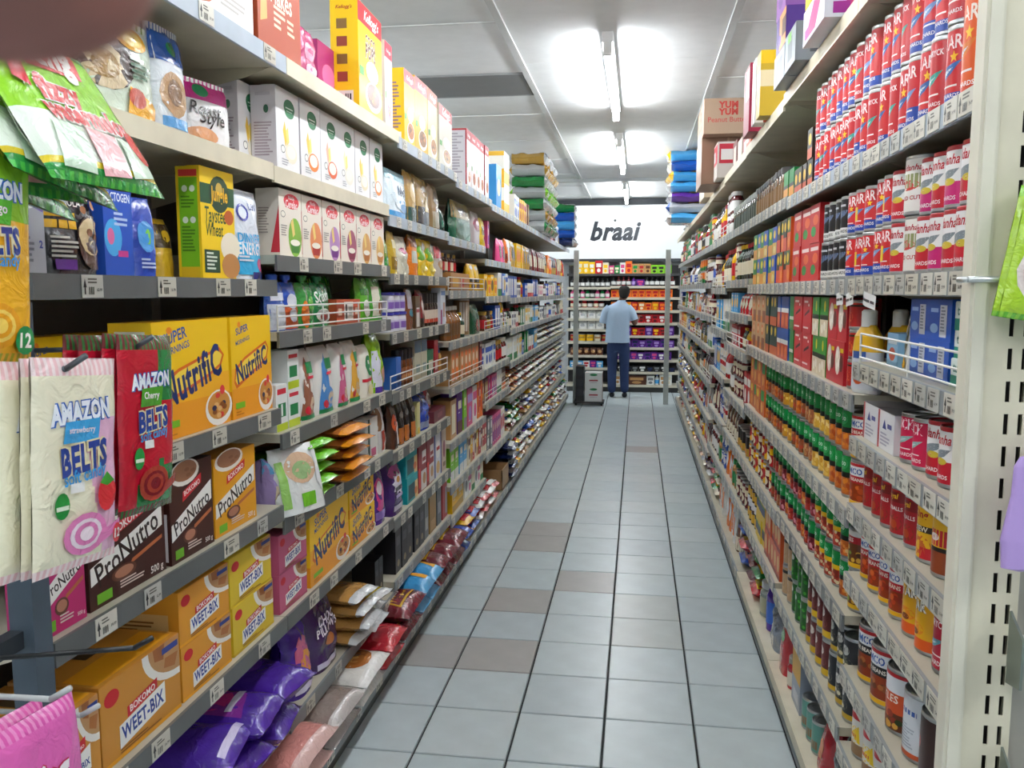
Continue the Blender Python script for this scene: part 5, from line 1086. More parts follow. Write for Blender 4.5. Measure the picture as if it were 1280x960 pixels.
row('R', 1, 3, [(2.405, 2.485, 1, chk, {'stack': 3, 'round': 1}),
                (2.49, 2.72, 2, memo(lambda w: T_box(w, .09, .135, 'red noodle carton with white buns', '#b3202a', [('e', .35, .55, .26, .34, '#ddd4c4'), ('e', .3, .7, .1, .1, '#efe8dc'), ('e', .45, .5, .1, .1, '#efe8dc'), ('e', .3, .4, .1, .1, '#efe8dc'), ('e', .75, .5, .18, .2, '#5a2a1c'), ('r', .6, .75, .95, .85, '#e6c81c')])), {'stack': 2}),
                (2.73, 2.95, 2, memo(lambda w: T_box(w, .09, .135, 'green popcorn carton with white corn', '#2f8a2a', [('r', 0, 0, 1, .44, '#d6c6a8'), ('e', .3, .2, .14, .12, '#efe6d4'), ('e', .6, .28, .14, .12, '#efe6d4'), ('e', .8, .12, .14, .1, '#e6d8bc'), ('r', 0, .44, 1, .56, '#1c2a1c'), ('e', .6, .78, .1, .14, '#d8c81c')])), {'stack': 2}),
                (2.96, 3.28, 2, memo(lambda w: T_box(w, .09, .135, 'plain red noodle carton with black script', '#bd2128', [('p', [(.2, .45), (.8, .6), (.75, .68), (.25, .53)], '#3a1414'), ('r', .15, .84, .6, .9, '#e6d4d0'), ('r', .1, .12, .7, .17, '#e6d4d0'), ('e', .7, .78, .06, .04, '#f0e6e0')])), {'stack': 2}),
                (3.29, 3.37, 1, lambda w: T_box(w, .08, .13, 'narrow green carton', '#1f7a34', [('r', 0, .3, 1, .4, '#d8d8c8'), ('r', .2, .05, .8, .25, '#5a7a3a')]), {'stack': 2})])
row('R', 2, 3, [(3.41, 3.66, 3, lambda w: [T_box(w, .08, .13, 'blue and red curry carton', '#1f4a94', [('r', 0, 0, 1, .5, '#b8452c'), ('r', 0, .5, 1, .64, '#dfe0dc'), ('e', .5, .25, .3, .2, '#d8703a')])], {'stack': 2}),
                (3.68, 3.98, 3, lambda w: T_box(w, .08, .13, 'dark green carton with yellow bean', '#14332a', [('e', .5, .8, .2, .16, '#e0c02a'), ('r', 0, 0, 1, .3, '#c05a28')]), {'stack': 2}),
                (4.0, 4.46, 3, lambda w: T_box(w, .08, .13, 'tan cracker carton with orange loop', '#c8a070', [('e', .5, .75, .24, .2, '#d8742a'), ('e', .5, .75, .12, .1, '#e6d0a8'), ('r', .4, 0, 1, .45, '#8a4a2a'), ('r', 0, 0, .4, .25, '#d8842a')]), {'stack': 2})])
# fifth shelf
row('R', 0, 4, [(1.49, 1.57, 1, sa, {'round': 1, 'deep': 2}), (1.575, 1.655, 1, sd_, {'round': 1, 'deep': 4}), (1.66, 1.82, 2, sa, {'round': 1, 'deep': 4}), (1.825, 1.98, 2, T_can(.036, .11, 'crimson pilchard can lettered LUCK', can_fish('#c81f4a', 'LUCK', '#f6e6ea', None, None, '#8ab8b0'), '#c6204a'), {'round': 1, 'deep': 4}),
                (2.0, 2.27, 2, lambda w: T_box(w, .12, .092, 'white tissue-style box with blue mark', '#dfdfe2', [('p', [(.3, .55), (.42, .8), (.54, .55)], '#2a3a8a'), ('r', .6, .6, .85, .72, '#5a5a9a'), ('r', .02, .0, .12, 1, '#b8484a')] + bars(.2, .8, .4, 4, .09, '#a9a9ba'), topcol='#8f8f92'), {'deep': 2})])
tb = T_can(.05, .148, 'large bean can lettered TOMCO', can_tomco('#b8242c', 'BAKED BEANS', 4), '#e9ecee')
KF = [('#b8602c', ['#d8822a', '#a8481c', '#c9702c']), ('#d8a83c', ['#e6c060', '#c98f2c', '#f0d890']), ('#8a4a2c', ['#a8402c', '#c07a3a', '#6a3a1c']), ('#c9902a', ['#e0b23c', '#f0cf6a', '#b8741c']), ('#9a5a3a', ['#b87a4a', '#7a8a4a', '#c9a06a'])]
koo = [T_can(.037, .128, 'green topped vegetable can lettered KOO', can_koo(a, b, 5 + k), '#0c7a38') for k, (a, b) in enumerate(KF)]
row('R', 1, 4, [(2.3, 2.42, 1, tb, {'stack': 2, 'round': 1}), (2.43, 3.37, 12, [koo[0], koo[0], koo[0], koo[1], koo[1], koo[1], koo[4], koo[4], koo[2], koo[0], koo[2], koo[3]], {'stack': 2, 'round': 1})])
row('R', 2, 4, [(3.4, 3.95, 7, [koo[3], koo[2], koo[2], koo[0], koo[4], koo[2], koo[0]], {'stack': 2, 'round': 1}),
                (3.97, 4.46, 4, lambda w: [T_box(w, .09, .135, 'orange carton with green panel', '#c8602a', [('r', .2, .55, .9, .95, '#14903c'), ('e', .4, .3, .3, .2, '#e0a050'), ('r', 0, .1, .2, .8, '#a8243a')]), T_box(w, .09, .135, 'orange carton with yellow spots', '#cc6a22', [('e', .5, .75, .24, .16, '#e6c41c'), ('e', .5, .3, .3, .2, '#e09040')])], {'stack': 2})])
# sixth shelf
mt = [T_can(.038, .118, 'dark red can lettered MEATBALLS', [('r', 0, .72, 1, .95, '#7a1a20'), ('t', 'Royal', .5, .84, .5, '#e6b82a', {'bold': .03, 'shear': .2}), ('t', 'MEATBALLS', .5, .58, .8, '#f0e6e2', {'bold': .02}), ('e', .5, .24, .4, .2, '#7a2a16'), ('e', .4, .26, .12, .1, '#b8502a'), ('e', .62, .22, .12, .1, '#a8431f')], '#a01f28'),
      T_can(.042, .135, 'yellow stew can with white band', [('r', 0, .5, 1, .62, '#2a2018'), ('t', 'STEW', .5, .56, .5, '#efe6d8', {'bold': .02}), ('e', .5, .24, .36, .2, '#c0602a'), ('r', .55, 0, 1, .22, '#b8242c'), ('t', 'King', .5, .82, .5, '#a8242c', {'bold': .03})], '#e0ac22'),
      T_can(.04, .125, 'yellow and red can with white bull', [('r', .1, .5, .9, .8, '#b8202c'), ('e', .5, .66, .16, .07, '#efe9e4'), ('r', 0, 0, 1, .4, '#8a3f20'), ('r', 0, .4, 1, .48, '#1c1a18')], '#d8a828'),
      T_can(.045, .14, 'mustard yellow can with red foot', [('r', 0, 0, 1, .2, '#b01f28'), ('e', .5, .36, .14, .1, '#6a3a3a')], '#cf9c22')]
row('R', 0, 5, [(1.56, 1.66, 1, mt[3], {'round': 1, 'deep': 2}), (1.665, 1.755, 1, mt[2], {'round': 1, 'deep': 2}), (1.76, 1.85, 1, mt[1], {'round': 1, 'deep': 2}), (1.86, 2.27, 5, mt[0], {'round': 1, 'deep': 3})])
kv = [T_can(.037, .125, 'green topped can of mixed vegetables', can_koo(a, b, 25 + k), '#0c7a38') for k, (a, b) in enumerate([('#a8302a', ['#c8503a', '#8a2018', '#d87a5a']), ('#c8682a', ['#e08a3a', '#d8b070', '#a8481c']), ('#8a2a34', ['#b04050', '#6a1a24', '#d890a0'])])]
ky = [T_can(.037, .125, 'green and yellow banded can', can_koo(a, b, 35 + k, yellow=True), '#0c7a38') for k, (a, b) in enumerate([('#a8382a', ['#c85a3a', '#d8c8a0', '#8a2a1c'])])]
les = T_can(.04, .125, 'red labelled vegetable can with yellow foot', [('r', 0, 0, 1, .12, '#e6b41c'), ('r', 0, .12, 1, .66, '#6a3a1c')] + blobs(['#c8502a', '#d8a83c', '#4a2a14', '#8aa03a'], 9, .12, .66, 14) + [('r', 0, .66, 1, .86, '#b0202a'), ('t', 'PICKLES', .5, .76, .7, '#f0e6e0', {'bold': .02}), ('r', 0, .86, 1, 1, '#d8d8d6')], '#dcdcd8')
row('R', 1, 5, [(2.3, 2.39, 1, les, {'stack': 2, 'round': 1}), (2.4, 2.49, 1, kv[1], {'stack': 2, 'round': 1}), (2.5, 2.82, 4, ky[0], {'stack': 2, 'round': 1}), (2.83, 3.37, 7, [kv[2], kv[0], kv[1], kv[0], kv[2], kv[0], kv[1]], {'stack': 2, 'round': 1})])
row('R', 2, 5, [(3.4, 3.7, 4, [kv[2], koo[4], kv[0], koo[2]], {'stack': 2, 'round': 1}), (3.71, 4.46, 9, [POOL['can'][0], POOL['can'][6], POOL['can'][2]], {'stack': 2})])
# seventh shelf
bn = T_can(.038, .125, 'bean can lettered TOMCO with red band', can_tomco('#b8242c', 'RED BEANS', 6, ('#b8401c', '#d0602a', '#8e2a12')), '#e9ecee')
gs = T_can(.042, .145, 'yellow can lettered STAR with orange foot', [('r', 0, 0, 1, .2, '#dd5a1e'), ('t', 'STAR', .5, .78, .7, '#f4efe4', {'bold': .04, 'sy': 1.3, 'out': '#2a2a2a'}), ('e', .5, .36, .3, .12, '#e0861c'), ('e', .5, .3, .14, .06, '#7a3a1c')], '#e2aa1e')
gr = T_can(.043, .125, 'red pilchard can lettered GLENRYCK', can_fish('#ad2034', 'GLENRYCK', '#f3e8e8', None, None, '#5a9aa8'), '#ad2136')
row('R', 0, 6, [(1.55, 1.735, 2, gr, {'round': 1, 'deep': 2}), (1.74, 1.92, 2, gs, {'round': 1, 'deep': 2}), (1.93, 2.27, 4, bn, {'round': 1, 'deep': 2})])
row('R', 1, 6, [(2.3, 2.56, 3, lambda w: [T_can(.042, .12, 'dark vegetable can with white badge', [('e', .5, .7, .2, .14, '#c9c9c4'), ('r', 0, 0, 1, .14, '#c9a42a'), ('e', .5, .35, .36, .18, '#5a5a4a'), ('e', .4, .35, .1, .06, '#d8cfae'), ('e', .6, .3, .1, .06, '#d8cfae')], '#24262a')], {'stack': 2, 'round': 1}),
                (2.57, 2.9, 4, lambda w: [T_can(.04, .12, 'maroon bean can with yellow foot', [('r', 0, 0, 1, .2, '#d8b01c'), ('e', .5, .72, .2, .14, '#dcd8d0'), ('e', .5, .4, .34, .16, '#7a2a24')], '#5a2020')], {'stack': 2, 'round': 1}),
                (2.91, 3.18, 3, lambda w: [T_can(.04, .12, 'green pea can', blobs(['#2f8a2a', '#4aa83a', '#1f6a1c'], 4, 0, .9, 18) + [('e', .5, .8, .14, .1, '#e0e6dc')], '#1f5a22')], {'stack': 2, 'round': 1}),
                (3.19, 3.37, 2, lambda w: [T_can(.04, .12, 'tan chickpea can', [('e', .5, .4, .4, .3, '#c9a878'), ('e', .5, .4, .28, .2, '#a8805a'), ('r', 0, .78, 1, .9, '#2a2a28')], '#b89a78')], {'stack': 2, 'round': 1})])
row('R', 2, 6, [(3.4, 3.8, 5, lambda w: [T_box(w, .09, .118, 'orange cereal bar carton with tan bowl', '#c8552a', [('e', .5, .55, .32, .3, '#d8b070'), ('r', 0, 0, 1, .16, '#8a2a2a')])], {'stack': 2}),
                (3.82, 4.1, 3, lambda w: [T_box(w, .09, .11, 'yellow and navy carton', '#d8b82a', [('r', 0, .3, 1, .6, '#1f2f5a'), ('r', 0, .6, 1, .7, '#2f7a3a')])], {'stack': 2}),
                (4.12, 4.46, 4, lambda w: T_jar(.04, .11, 'brown spread jar with white lid', '#3a2018', '#d8a82a', '#e2e4ea', near=True, lidh=.3, neck=.95), {'stack': 2, 'fill': 1})])
# eighth shelf of the nearest bay and the lowest ones
sg_ = T_can(.052, .15, 'large can lettered TOMCO with black SUGAR BEANS band', can_tomco('#1f1d1c', 'SUGAR BEANS', 8, ('#8a4a24', '#a8622c', '#6a3414')), '#e9ecee')
og = T_can(.052, .15, 'large orange labelled can lettered PICKLES', [('r', 0, .0, 1, .3, '#5a2a14')] + blobs(['#c8602a', '#d8a03c', '#2a3a14', '#8a2a14'], 3, 0, .34, 12) + [('r', 0, .34, 1, .66, '#c84e22'), ('t', 'PICKLES', .5, .56, .8, '#f0e2d4', {'bold': .02}), ('r', 0, .66, 1, .94, '#dfe2e6'), ('r', 0, .94, 1, 1, '#b9232b')], '#c84e22')
wt = T_can(.052, .15, 'large white can with blue script', [('r', .2, .7, .8, .78, '#3a5aa0')] + bars(.2, .8, .5, 8, .05, '#a9b0ba') + [('r', 0, 0, 1, .08, '#b8502a')], '#d8dce2')
bk = T_can(.054, .15, 'large black can', [('e', .5, .5, .3, .2, '#1f3f34'), ('r', 0, 0, 1, .06, '#b8502a')], '#161a1a')
br = T_can(.054, .16, 'large dark brown can with rose picture', [('e', .4, .6, .16, .12, '#b8474a'), ('r', .1, .1, .4, .3, '#c0302c'), ('r', .1, .3, .4, .42, '#a8a098')], '#3a2420')
row('R', 0, 7, [(1.55, 1.66, 1, bk, {'round': 1, 'deep': 2, 'fill': 1}), (1.665, 1.775, 1, br, {'round': 1, 'deep': 2}), (1.785, 1.892, 1, wt, {'round': 1, 'deep': 2}), (1.9, 2.01, 1, og, {'round': 1, 'deep': 2}), (2.02, 2.27, 2, sg_, {'round': 1, 'deep': 2, 'fill': 1})])
yw = T_can(.045, .13, 'white can with red rim and yellow splash', [('r', 0, 0, 1, .26, '#8a6a4a'), ('p', [(.1, .2), (.15, .6), (.85, .7), (.9, .28)], '#e8c41c'), ('r', .25, .4, .75, .48, '#c0302c'), ('r', 0, .84, 1, 1, '#c02a34')], '#dedcd6')
row('R', 0, 8, [(1.49, 2.27, 8, yw, {'round': 1, 'deep': 2, 'fill': 1})])
row('R', 1, 7, [(2.31, 2.50, 1, lambda w: T_pouch(w, .14, .2, 'dark clear-wrapped bundle', [('e', .5, .3, .3, .16, '#a8302c')], '#2a2a2e', m='clear', wr=.02, seed=130)),
                (2.52, 2.64, 1, pouch(.16, .1, 'red packet beside the teal cans', '#a81f2a', [('e', .5, .5, .2, .2, '#d8703a')], seed=131)),
                (2.66, 2.9, 3, lambda w: T_can(.038, .11, 'teal fruit can', [('r', .1, .1, .9, .4, '#8a6a4a')], '#5f9a8e'), {'deep': 2, 'fill': 1}),
                (2.93, 3.08, 1, lambda w: T_box(w, .07, .2, 'blue and yellow flat pack', '#9aa4b4', [('r', 0, .5, 1, 1, '#d8a41c'), ('r', .2, .1, .8, .3, '#c9ccd4')])),
                (3.1, 3.2, 1, lambda w: T_jar(.042, .12, 'red and cream jar on base shelf', '#a82430', '#d8cfc0', '#8a8478')), (3.22, 3.36, 1, pouch(.24, .1, 'red packet with green leaf', '#b0202a', [('e', .5, .6, .2, .1, '#3a9a3a')], seed=132))])
row('R', 2, 7, [(3.42, 3.62, 1, pouch(.24, .14, 'grey clear-wrapped bundle', '#7d8794', [('e', .5, .5, .3, .2, '#4a5460')], m='clear', wr=.02, seed=133)), (3.65, 3.75, 1, lambda w: T_bottle(.045, .27, 'purple detergent-style bottle with blue band', '#4a2f9a', '#3a6ac8', '#5a3aa8')), (3.8, 3.95, 1, lambda w: T_jar(.06, .16, 'squat clear jar', '#8d9690', '#a8a48a', '#b9bcbc'))])
fill('R', 2, 7, ['snack'], 4.02, 4.46)
# farther right bays
cfg = {3: [['tea'], ['pouch', 'jar'], ['small', 'carton'], ['jar', 'bottle'], ['can', 'jar'], ['can', 'jar'], ['jar'], ['bag', 'snack']]}
for i in range(3, 10):
    for sh in range(1, len(LEVR[i])):
        if i == 3 and sh == 1: continue
        n = len(LEVR[i])
        kinds = ['jar', 'can', 'bottle'] if sh < 3 else ['bottle', 'pouch', 'carton', 'can'] if sh < n - 3 else ['jar', 'can', 'pouch'] if i < 6 else ['snack', 'bottle']
        if sh == n - 1: kinds = ['snack', 'bag'] if i > 4 else ['pouch', 'snack']
        fill('R', i, sh, kinds, seed=5)
# top shelf on the right
def topbox(y, w, d, h, z, col, items, label, lean=0, xo=-.07, name='carton', side=()):
    t = T_box(w, d, h, label, col, items, side or items, near=True, name=name)
    put(t, (XR + xo + d / 2, y, z), (0, 0, R(-90 + lean)), label, 'cartons on the right top shelf')
T0 = 2.331
topbox(2.62, .3, .22, .1, T0, '#d8d8e2', [('p', [(.1, .1), (.5, .9), (.9, .9), (.6, .1)], '#c8407c'), ('r', .1, .1, .3, .4, '#9a2a8a')], 'white and pink flat box nearest on the right top shelf')
topbox(2.62, .26, .2, .13, T0 + .102, '#e0b81c', [('e', .5, .5, .3, .3, '#2a2418')], 'yellow and black box on top of the pink flat box')
topbox(3.0, .2, .15, .12, T0, '#7a8288', [('r', .3, .2, .7, .8, '#4a5258'), ('r', .3, .7, .6, .95, '#5aa02a')], 'grey box with green tag on the right top shelf')
topbox(3.22, .22, .2, .11, T0, '#8a9098', [('r', .2, .2, .8, .8, '#5a6068')], 'slate grey box under the coffee carton')
topbox(3.2, .2, .2, .12, T0 + .112, '#7a3a8a', [('r', .0, 0, .35, 1, '#452a72'), ('r', .35, 0, 1, 1, '#c8864a'), ('e', .4, .3, .12, .16, '#6a4a9a'), ('r', .6, .3, 1, .8, '#4a2f22')], 'purple and orange carton in the middle of the pile')
topbox(3.22, .2, .22, .12, T0 + .234, '#7d5290', [('e', .5, .5, .28, .3, '#5f3f78')], 'purple carton with round mark on the pile')
topbox(3.2, .26, .26, .16, T0 + .356, '#e2e0e4', [('r', .2, .3, .5, .8, '#d8b0ae'), ('r', .6, .3, .9, .8, '#d8b0ae')], 'white wrapped carton with faint red marks atop the pile')
topbox(3.75, .1, .2, .26, T0 - .015, '#b99a2c', [('r', 0, .45, 1, .7, '#d8c8a0'), ('r', 0, .8, 1, 1, '#d8b01c')], 'yellow and cream box standing on the right top shelf')
topbox(3.9, .1, .18, .27, T0 - .015, '#e2dcd8', [('r', .2, .0, .5, .5, '#8a3a2a')], 'white box standing beside the yellow one')
topbox(4.15, .2, .2, .3, T0 - .015, '#8c1c38', [('r', .4, .5, .95, .95, '#dcdad8')], 'crimson box with white label on the right top shelf')
topbox(4.45, .16, .16, .2, T0 - .015, '#c9603a', [('r', .1, .1, .5, .9, '#dcd8d4')], 'orange and white box behind the crimson box', xo=-.02)
for k, (y, col) in enumerate([(4.75, '#a83a3a'), (5.0, '#c9b8a8'), (5.25, '#6a3a34')]):
    topbox(y, .2, .2, .1 + .03 * k, 2.311, col, [('r', .2, .2, .8, .8, '#d8ccc0')], f'{["red", "cream", "brown"][k]} low box before the YUM YUM carton', xo=.0)
topbox(6.1, .5, .34, .3, 2.30, '#7d5f4c', [('r', .48, 0, .52, 1, '#927560')], 'tall brown cardboard case under the YUM YUM carton', xo=-.15)
topbox(5.72, .24, .22, .22, 2.31, '#c9c2bc', [('r', .05, .4, .95, .95, '#b82a3c'), ('r', .1, .5, .45, .8, '#dcd8d6')], 'white and red carton leaning by the brown case')
topbox(6.0, .56, .36, .22, 2.602, '#a88e78', [('t', 'YUM', .5, .78, .2, '#b8403a', {'bold': .04}), ('t', 'YUM', .5, .6, .2, '#b8403a', {'bold': .04}), ('t', 'Peanut Butter', .5, .36, .5, '#b8504a')], 'brown cardboard case lettered YUM YUM Peanut Butter on the right top shelf', xo=-.15, side=[('t', 'YUM', .42, .82, .34, '#b8403a', {'bold': .05}), ('t', 'YUM', .42, .62, .34, '#b8403a', {'bold': .05}), ('t', 'Peanut Butter', .42, .4, .7, '#b8504a', {'bold': .01})])
topbox(6.9, .5, .3, .5, 2.30, '#b8a68c', [('r', .45, 0, .55, 1, '#c9bca4')], 'pale cardboard case beyond the brown cases')
for k in range(7):
    a, b = [('light blue', 'white'), ('silver', 'blue'), ('purple', 'white'), ('light blue', 'white'), ('light blue', 'yellow'), ('blue', 'white'), ('light blue', 'yellow')][k]
    t = T_pillow(.5, .48, .105, 'x', [('e', .3, .5, .2, .2, b), ('r', .05, .06, .95, .25, b), ('e', .75, .6, .14, .14, 'yellow')], a, False, 'clear', .03, 200 + k, 'toilet_roll_pack', 'packet', b, None, (9, 12))
    put(t, (XR - .03, 9.2, 2.29 + k * .1055), (0, 0, R(-90) + RND.uniform(-.08, .08)), f'{ORD[k]} blue wrapped paper pack up the stack at the far right end', 'blue wrapped paper packs')
for k in range(4):
    t = g_bag(['silver', 'white', 'green', 'silver'][k], ['green', 'blue', 'white', 'purple'][k], 210 + k, .45, .11)
    put(t, (XR + .14, 10.0 + (k % 2) * .6, 2.29 + (k // 2) * .1105), (0, 0, R(-90)), f'{ORD[k]} wrapped paper pack beyond the blue stack on the right top shelf', 'paper packs beyond the blue stack')

for sd in 'LR':
    nm = 'left' if sd == 'L' else 'right'
    if SINK[sd].f:
        o = obj('distant_groceries', SINK[sd], None, (0, 0, 0), (0, 0, 0), f'small mixed groceries crowding the farthest {nm} shelves', 'groceries', None, 'stuff')

# torn paper tags hanging from the third right shelf
for k, (y, w, r) in enumerate([(2.16, .1, 8), (2.36, .062, -10), (2.47, .062, -6)]):
    b = MB(); S = lambda u, v, q: ((u - .5) * w, -q - .003 * math.sin(u * 5), (v - 1) * .034)
    b.grid(lambda u, v: S(u, v, 0), 6, 2, '#e4e4e2', 'label'); b.grid(lambda u, v: S(u, v, -.0006), 6, 2, '#dcdcda', 'label', True)
    decal(b, S, w, .034, [('r', .1, .35, .6, .55, '#4a4a4c'), ('r', .65, .35, .9, .55, '#4a4a4c')], 'label', k0=.0008, N=6)
    obj('paper_tag', b, None, (XR - .0015, y, LEVR[0][2] - .042), (0, R(r), R(-90)), f'torn white paper tag hanging from the third right shelf, {["nearest", "middle", "farthest"][k]} of three', 'price tag', 'torn paper tags')

# ================================================================ BACK SHELVES
def back_bay(x0, x1, lev, label, i):
    e = obj('wall_shelving', None, None, (x0, 13.4, 0), (0, 0, 0), label, 'shelving', 'shelving along the back wall')
    off = tuple(-a for a in e.location)
    b = MB(); b.box(x0, x1, 13.76, 13.78, 0, 2.0, '#1d1d20', 'paint'); obj('back_panel', b, e, off)
    for x in (x0, x1 - .02):
        b = MB(); b.box(x, x + .02, 13.72, 13.76, 0, 2.0, '#2a2a2c', 'paint'); obj('upright', b, e, off)
    for z in lev:
        b = MB(); b.box(x0, x1 - .002, 13.408, 13.75, z - .02, z, '#bdb7a6', 'paint'); sh = obj('shelf', b, e, off)
        b = MB(); b.box(x0, x1 - .002, 13.4, 13.408, z - .038, z, '#cfc8b4' if z < 1.8 else '#3a3a3c', 'paint'); obj('price_strip', b, sh)
    b = MB(); b.box(x0, x1, 13.45, 13.47, 0, lev[-1] - .02, '#3a3a38', 'paint'); obj('kick_plate', b, e, off)
LB = [1.862, 1.653, 1.481, 1.332, 1.159, .993, .798, .581, .385, .12]
RB = [1.862, 1.671, 1.493, 1.29, 1.097, .898, .711, .518, .327, .121]
back_bay(-1.1, -.42, LB, 'back wall shelving bay behind the person and the stacked boxes', 0)
back_bay(-.42, .66, RB, 'back wall shelving bay with orange, red and purple boxes', 1)
def sb(c1, c2, w=.09, h=.13, v=0): return T_box(w, .1, h, f'{c1} box', c1, [('r', .15, .5, .85, .8, c2), ('e', .5, .25, .25, .15, c2)], near=False, name='grocery_box', cat='box')
def sj(c1, c2, c3, h=.14): return T_bottle(.036, h, f'{c1} bottle', c1, c2, c3, near=False, name='sauce_bottle')
def back_row(x0, x1, z, ts, nm, zi):
    x = x0; k = 0
    while True:
        t = ts[k % len(ts)] if isinstance(ts, list) else ts
        if x + t['w'] > x1: break
        put(t, (x + t['w'] / 2, 13.43 + t['d'] / 2, z), (0, 0, RND.uniform(-.03, .03)), count_label(t['look'], f'{ORD[zi]} back wall shelf down, {nm}'), 'rows on the back wall shelves')
        x += t['w'] + .006; k += 1
tops = [sb('yellow', 'cream', .09, .19), sb('yellow', 'cream', .09, .19), sb('yellow', 'white', .09, .18), sb('red', 'white', .11, .2), sb('cream', 'yellow', .09, .17), sb('pink', 'cream', .08, .12), sb('green', 'cream', .08, .12), sb('white', 'pink', .08, .17), sb('orange', 'red', .1, .19), sb('tan', 'green', .09, .15), sb('tan', 'red', .09, .15), sb('tan', 'brown', .09, .15), sb('lime', 'black', .1, .13), sb('lime', 'black', .1, .13), sb('lime', 'green', .1, .13)]
back_row(-.95, .6, 1.862, tops, 'under the sign', 0)
dk = sj('black', 'white', 'black'); dk2 = sj('maroon', 'white', 'red'); dk3 = sj('purple', 'lilac', 'black'); gb = sj('green', 'white', 'black'); pk = sj('pink', 'white', 'white')
back_row(-1.05, -.43, LB[1], dk, 'left', 1); back_row(-.41, .64, RB[1], [dk, dk2, dk2, dk2, dk3, sb('purple', 'pink', .12, .1), dk, dk, dk], 'right', 1)
back_row(-1.05, -.43, LB[2], [pk, gb, pk, gb, dk], 'left', 2); back_row(-.41, .64, RB[2], sb('orange', 'red', .1, .12), 'right', 2)
back_row(-1.05, -.43, LB[3], [T_jar(.042, .11, 'red jar', 'red', 'cream', 'red', near=False), T_jar(.042, .11, 'dark jar', 'maroon', 'white', 'black', near=False)], 'left', 3); back_row(-.41, .64, RB[3], [sb('orange', 'cream', .1, .13), sb('orange', 'red', .1, .12), sb('orange', 'yellow', .1, .13), sb('red', 'orange', .1, .13)], 'right', 3)
wp = T_pouch(.13, .07, .12, 'white crumpled packet', [('e', .5, .5, .3, .2, 'silver')], 'white', near=False, wr=.02, seed=3)
back_row(-1.05, -.43, LB[4], wp, 'left', 4); back_row(-.41, .64, RB[4], [sb('red', 'maroon', .1, .13), sb('red', 'white', .1, .13)], 'right', 4)
back_row(-1.05, -.43, LB[5], wp, 'left', 5); back_row(-.41, .64, RB[5], [sb('red', 'yellow', .1, .12), sb('red', 'maroon', .1, .12), sb('purple', 'lilac', .11, .14)], 'right', 5)
yt = T_can(.06, .115, 'squat yellow tin', [('r', .1, .4, .9, .7, 'gold')], 'yellow', near=False)
back_row(-1.05, -.43, LB[6], [T_can(.06, .115, 'squat red tin', [('r', .1, .4, .9, .7, 'gold')], 'red', near=False), yt, yt, T_can(.055, .11, 'squat cream tin', [('r', .1, .4, .9, .7, 'tan')], 'cream', near=False)], 'left', 6); back_row(-.41, .64, RB[6], [sb('purple', 'lilac', .1, .11), sb('purple', 'navy', .11, .13)], 'right', 6)
back_row(-1.05, -.43, LB[7], T_pouch(.1, .07, .12, 'brown nut packet', [('e', .5, .5, .3, .2, 'tan')], 'brown', near=False, seed=5), 'left', 7); back_row(-.41, .64, RB[7], [sb('purple', 'pink', .1, .12), sb('purple', 'white', .1, .11), sb('purple', 'navy', .1, .12)], 'right', 7)
back_row(-1.05, -.43, LB[8], [sb('light blue', 'white', .1, .1), sb('light blue', 'white', .1, .1), sb('white', 'red', .1, .1), sb('purple', 'pink', .1, .11)], 'left', 8); back_row(-.41, .64, RB[8], [sb('black', 'grey', .1, .09), sb('black', 'white', .12, .1), sb('black', 'navy', .1, .08)], 'right', 8)
back_row(-.41, .64, RB[9], [T_bottle(.035, .16, 'white bottle', 'white', 'light blue', 'blue', near=False), sb('white', 'tan', .09, .16), sb('white', 'cream', .09, .16), sb('brown', 'tan', .3, .14), sb('white', 'grey', .12, .14)], 'right', 9)
# stacked boxes on a low trolley beside the left end post
tr = obj('low_trolley', None, None, (-.62, 11.86, 0), (0, 0, 0), 'low black trolley under the white boxes at the aisle end', 'trolley')
b = MB(); b.box(-.2, .22, -.16, .16, .035, .06, '#1c1c1e', 'plastic'); obj('deck', b, tr)
for x in (-.17, .19):
    for y in (-.12, .12):
        b = MB(); b.tube((x - .012, y, .018), (x + .012, y, .018), .0178, '#111112', 'plastic', 12); obj('wheel', b, tr)
for k in range(2):
    t = T_box(.24, .28, .2, 'x', '#d8d8d6', [('e', .5, .86, .22, .08, '#1f7a44'), ('r', .25, .42, .75, .52, '#a83a44'), ('r', .3, .3, .7, .34, '#b9b4b2')], sidecol='#8a6a58', near=True, name='cardboard_box', cat='box')
    put(t, (-.585, 11.86, .061 + k * .202), (0, 0, 0), f'white cardboard box with green oval, {["lower", "upper"][k]} of the stack at the aisle end', 'white boxes on the trolley')
b = MB(); b.box(-.055, .055, -.15, .15, 0, .49, '#15161b', 'plastic')
for z in (.08, .22, .36): b.box(-.05, .05, -.152, -.15, z, z + .09, '#22242c', 'plastic')
obj('crate', b, None, (-.775, 11.86, .061), (0, 0, 0), 'tall narrow black crate beside the white boxes at the aisle end', 'crate')
bpy.data.objects['low_trolley'].location.x = -.66

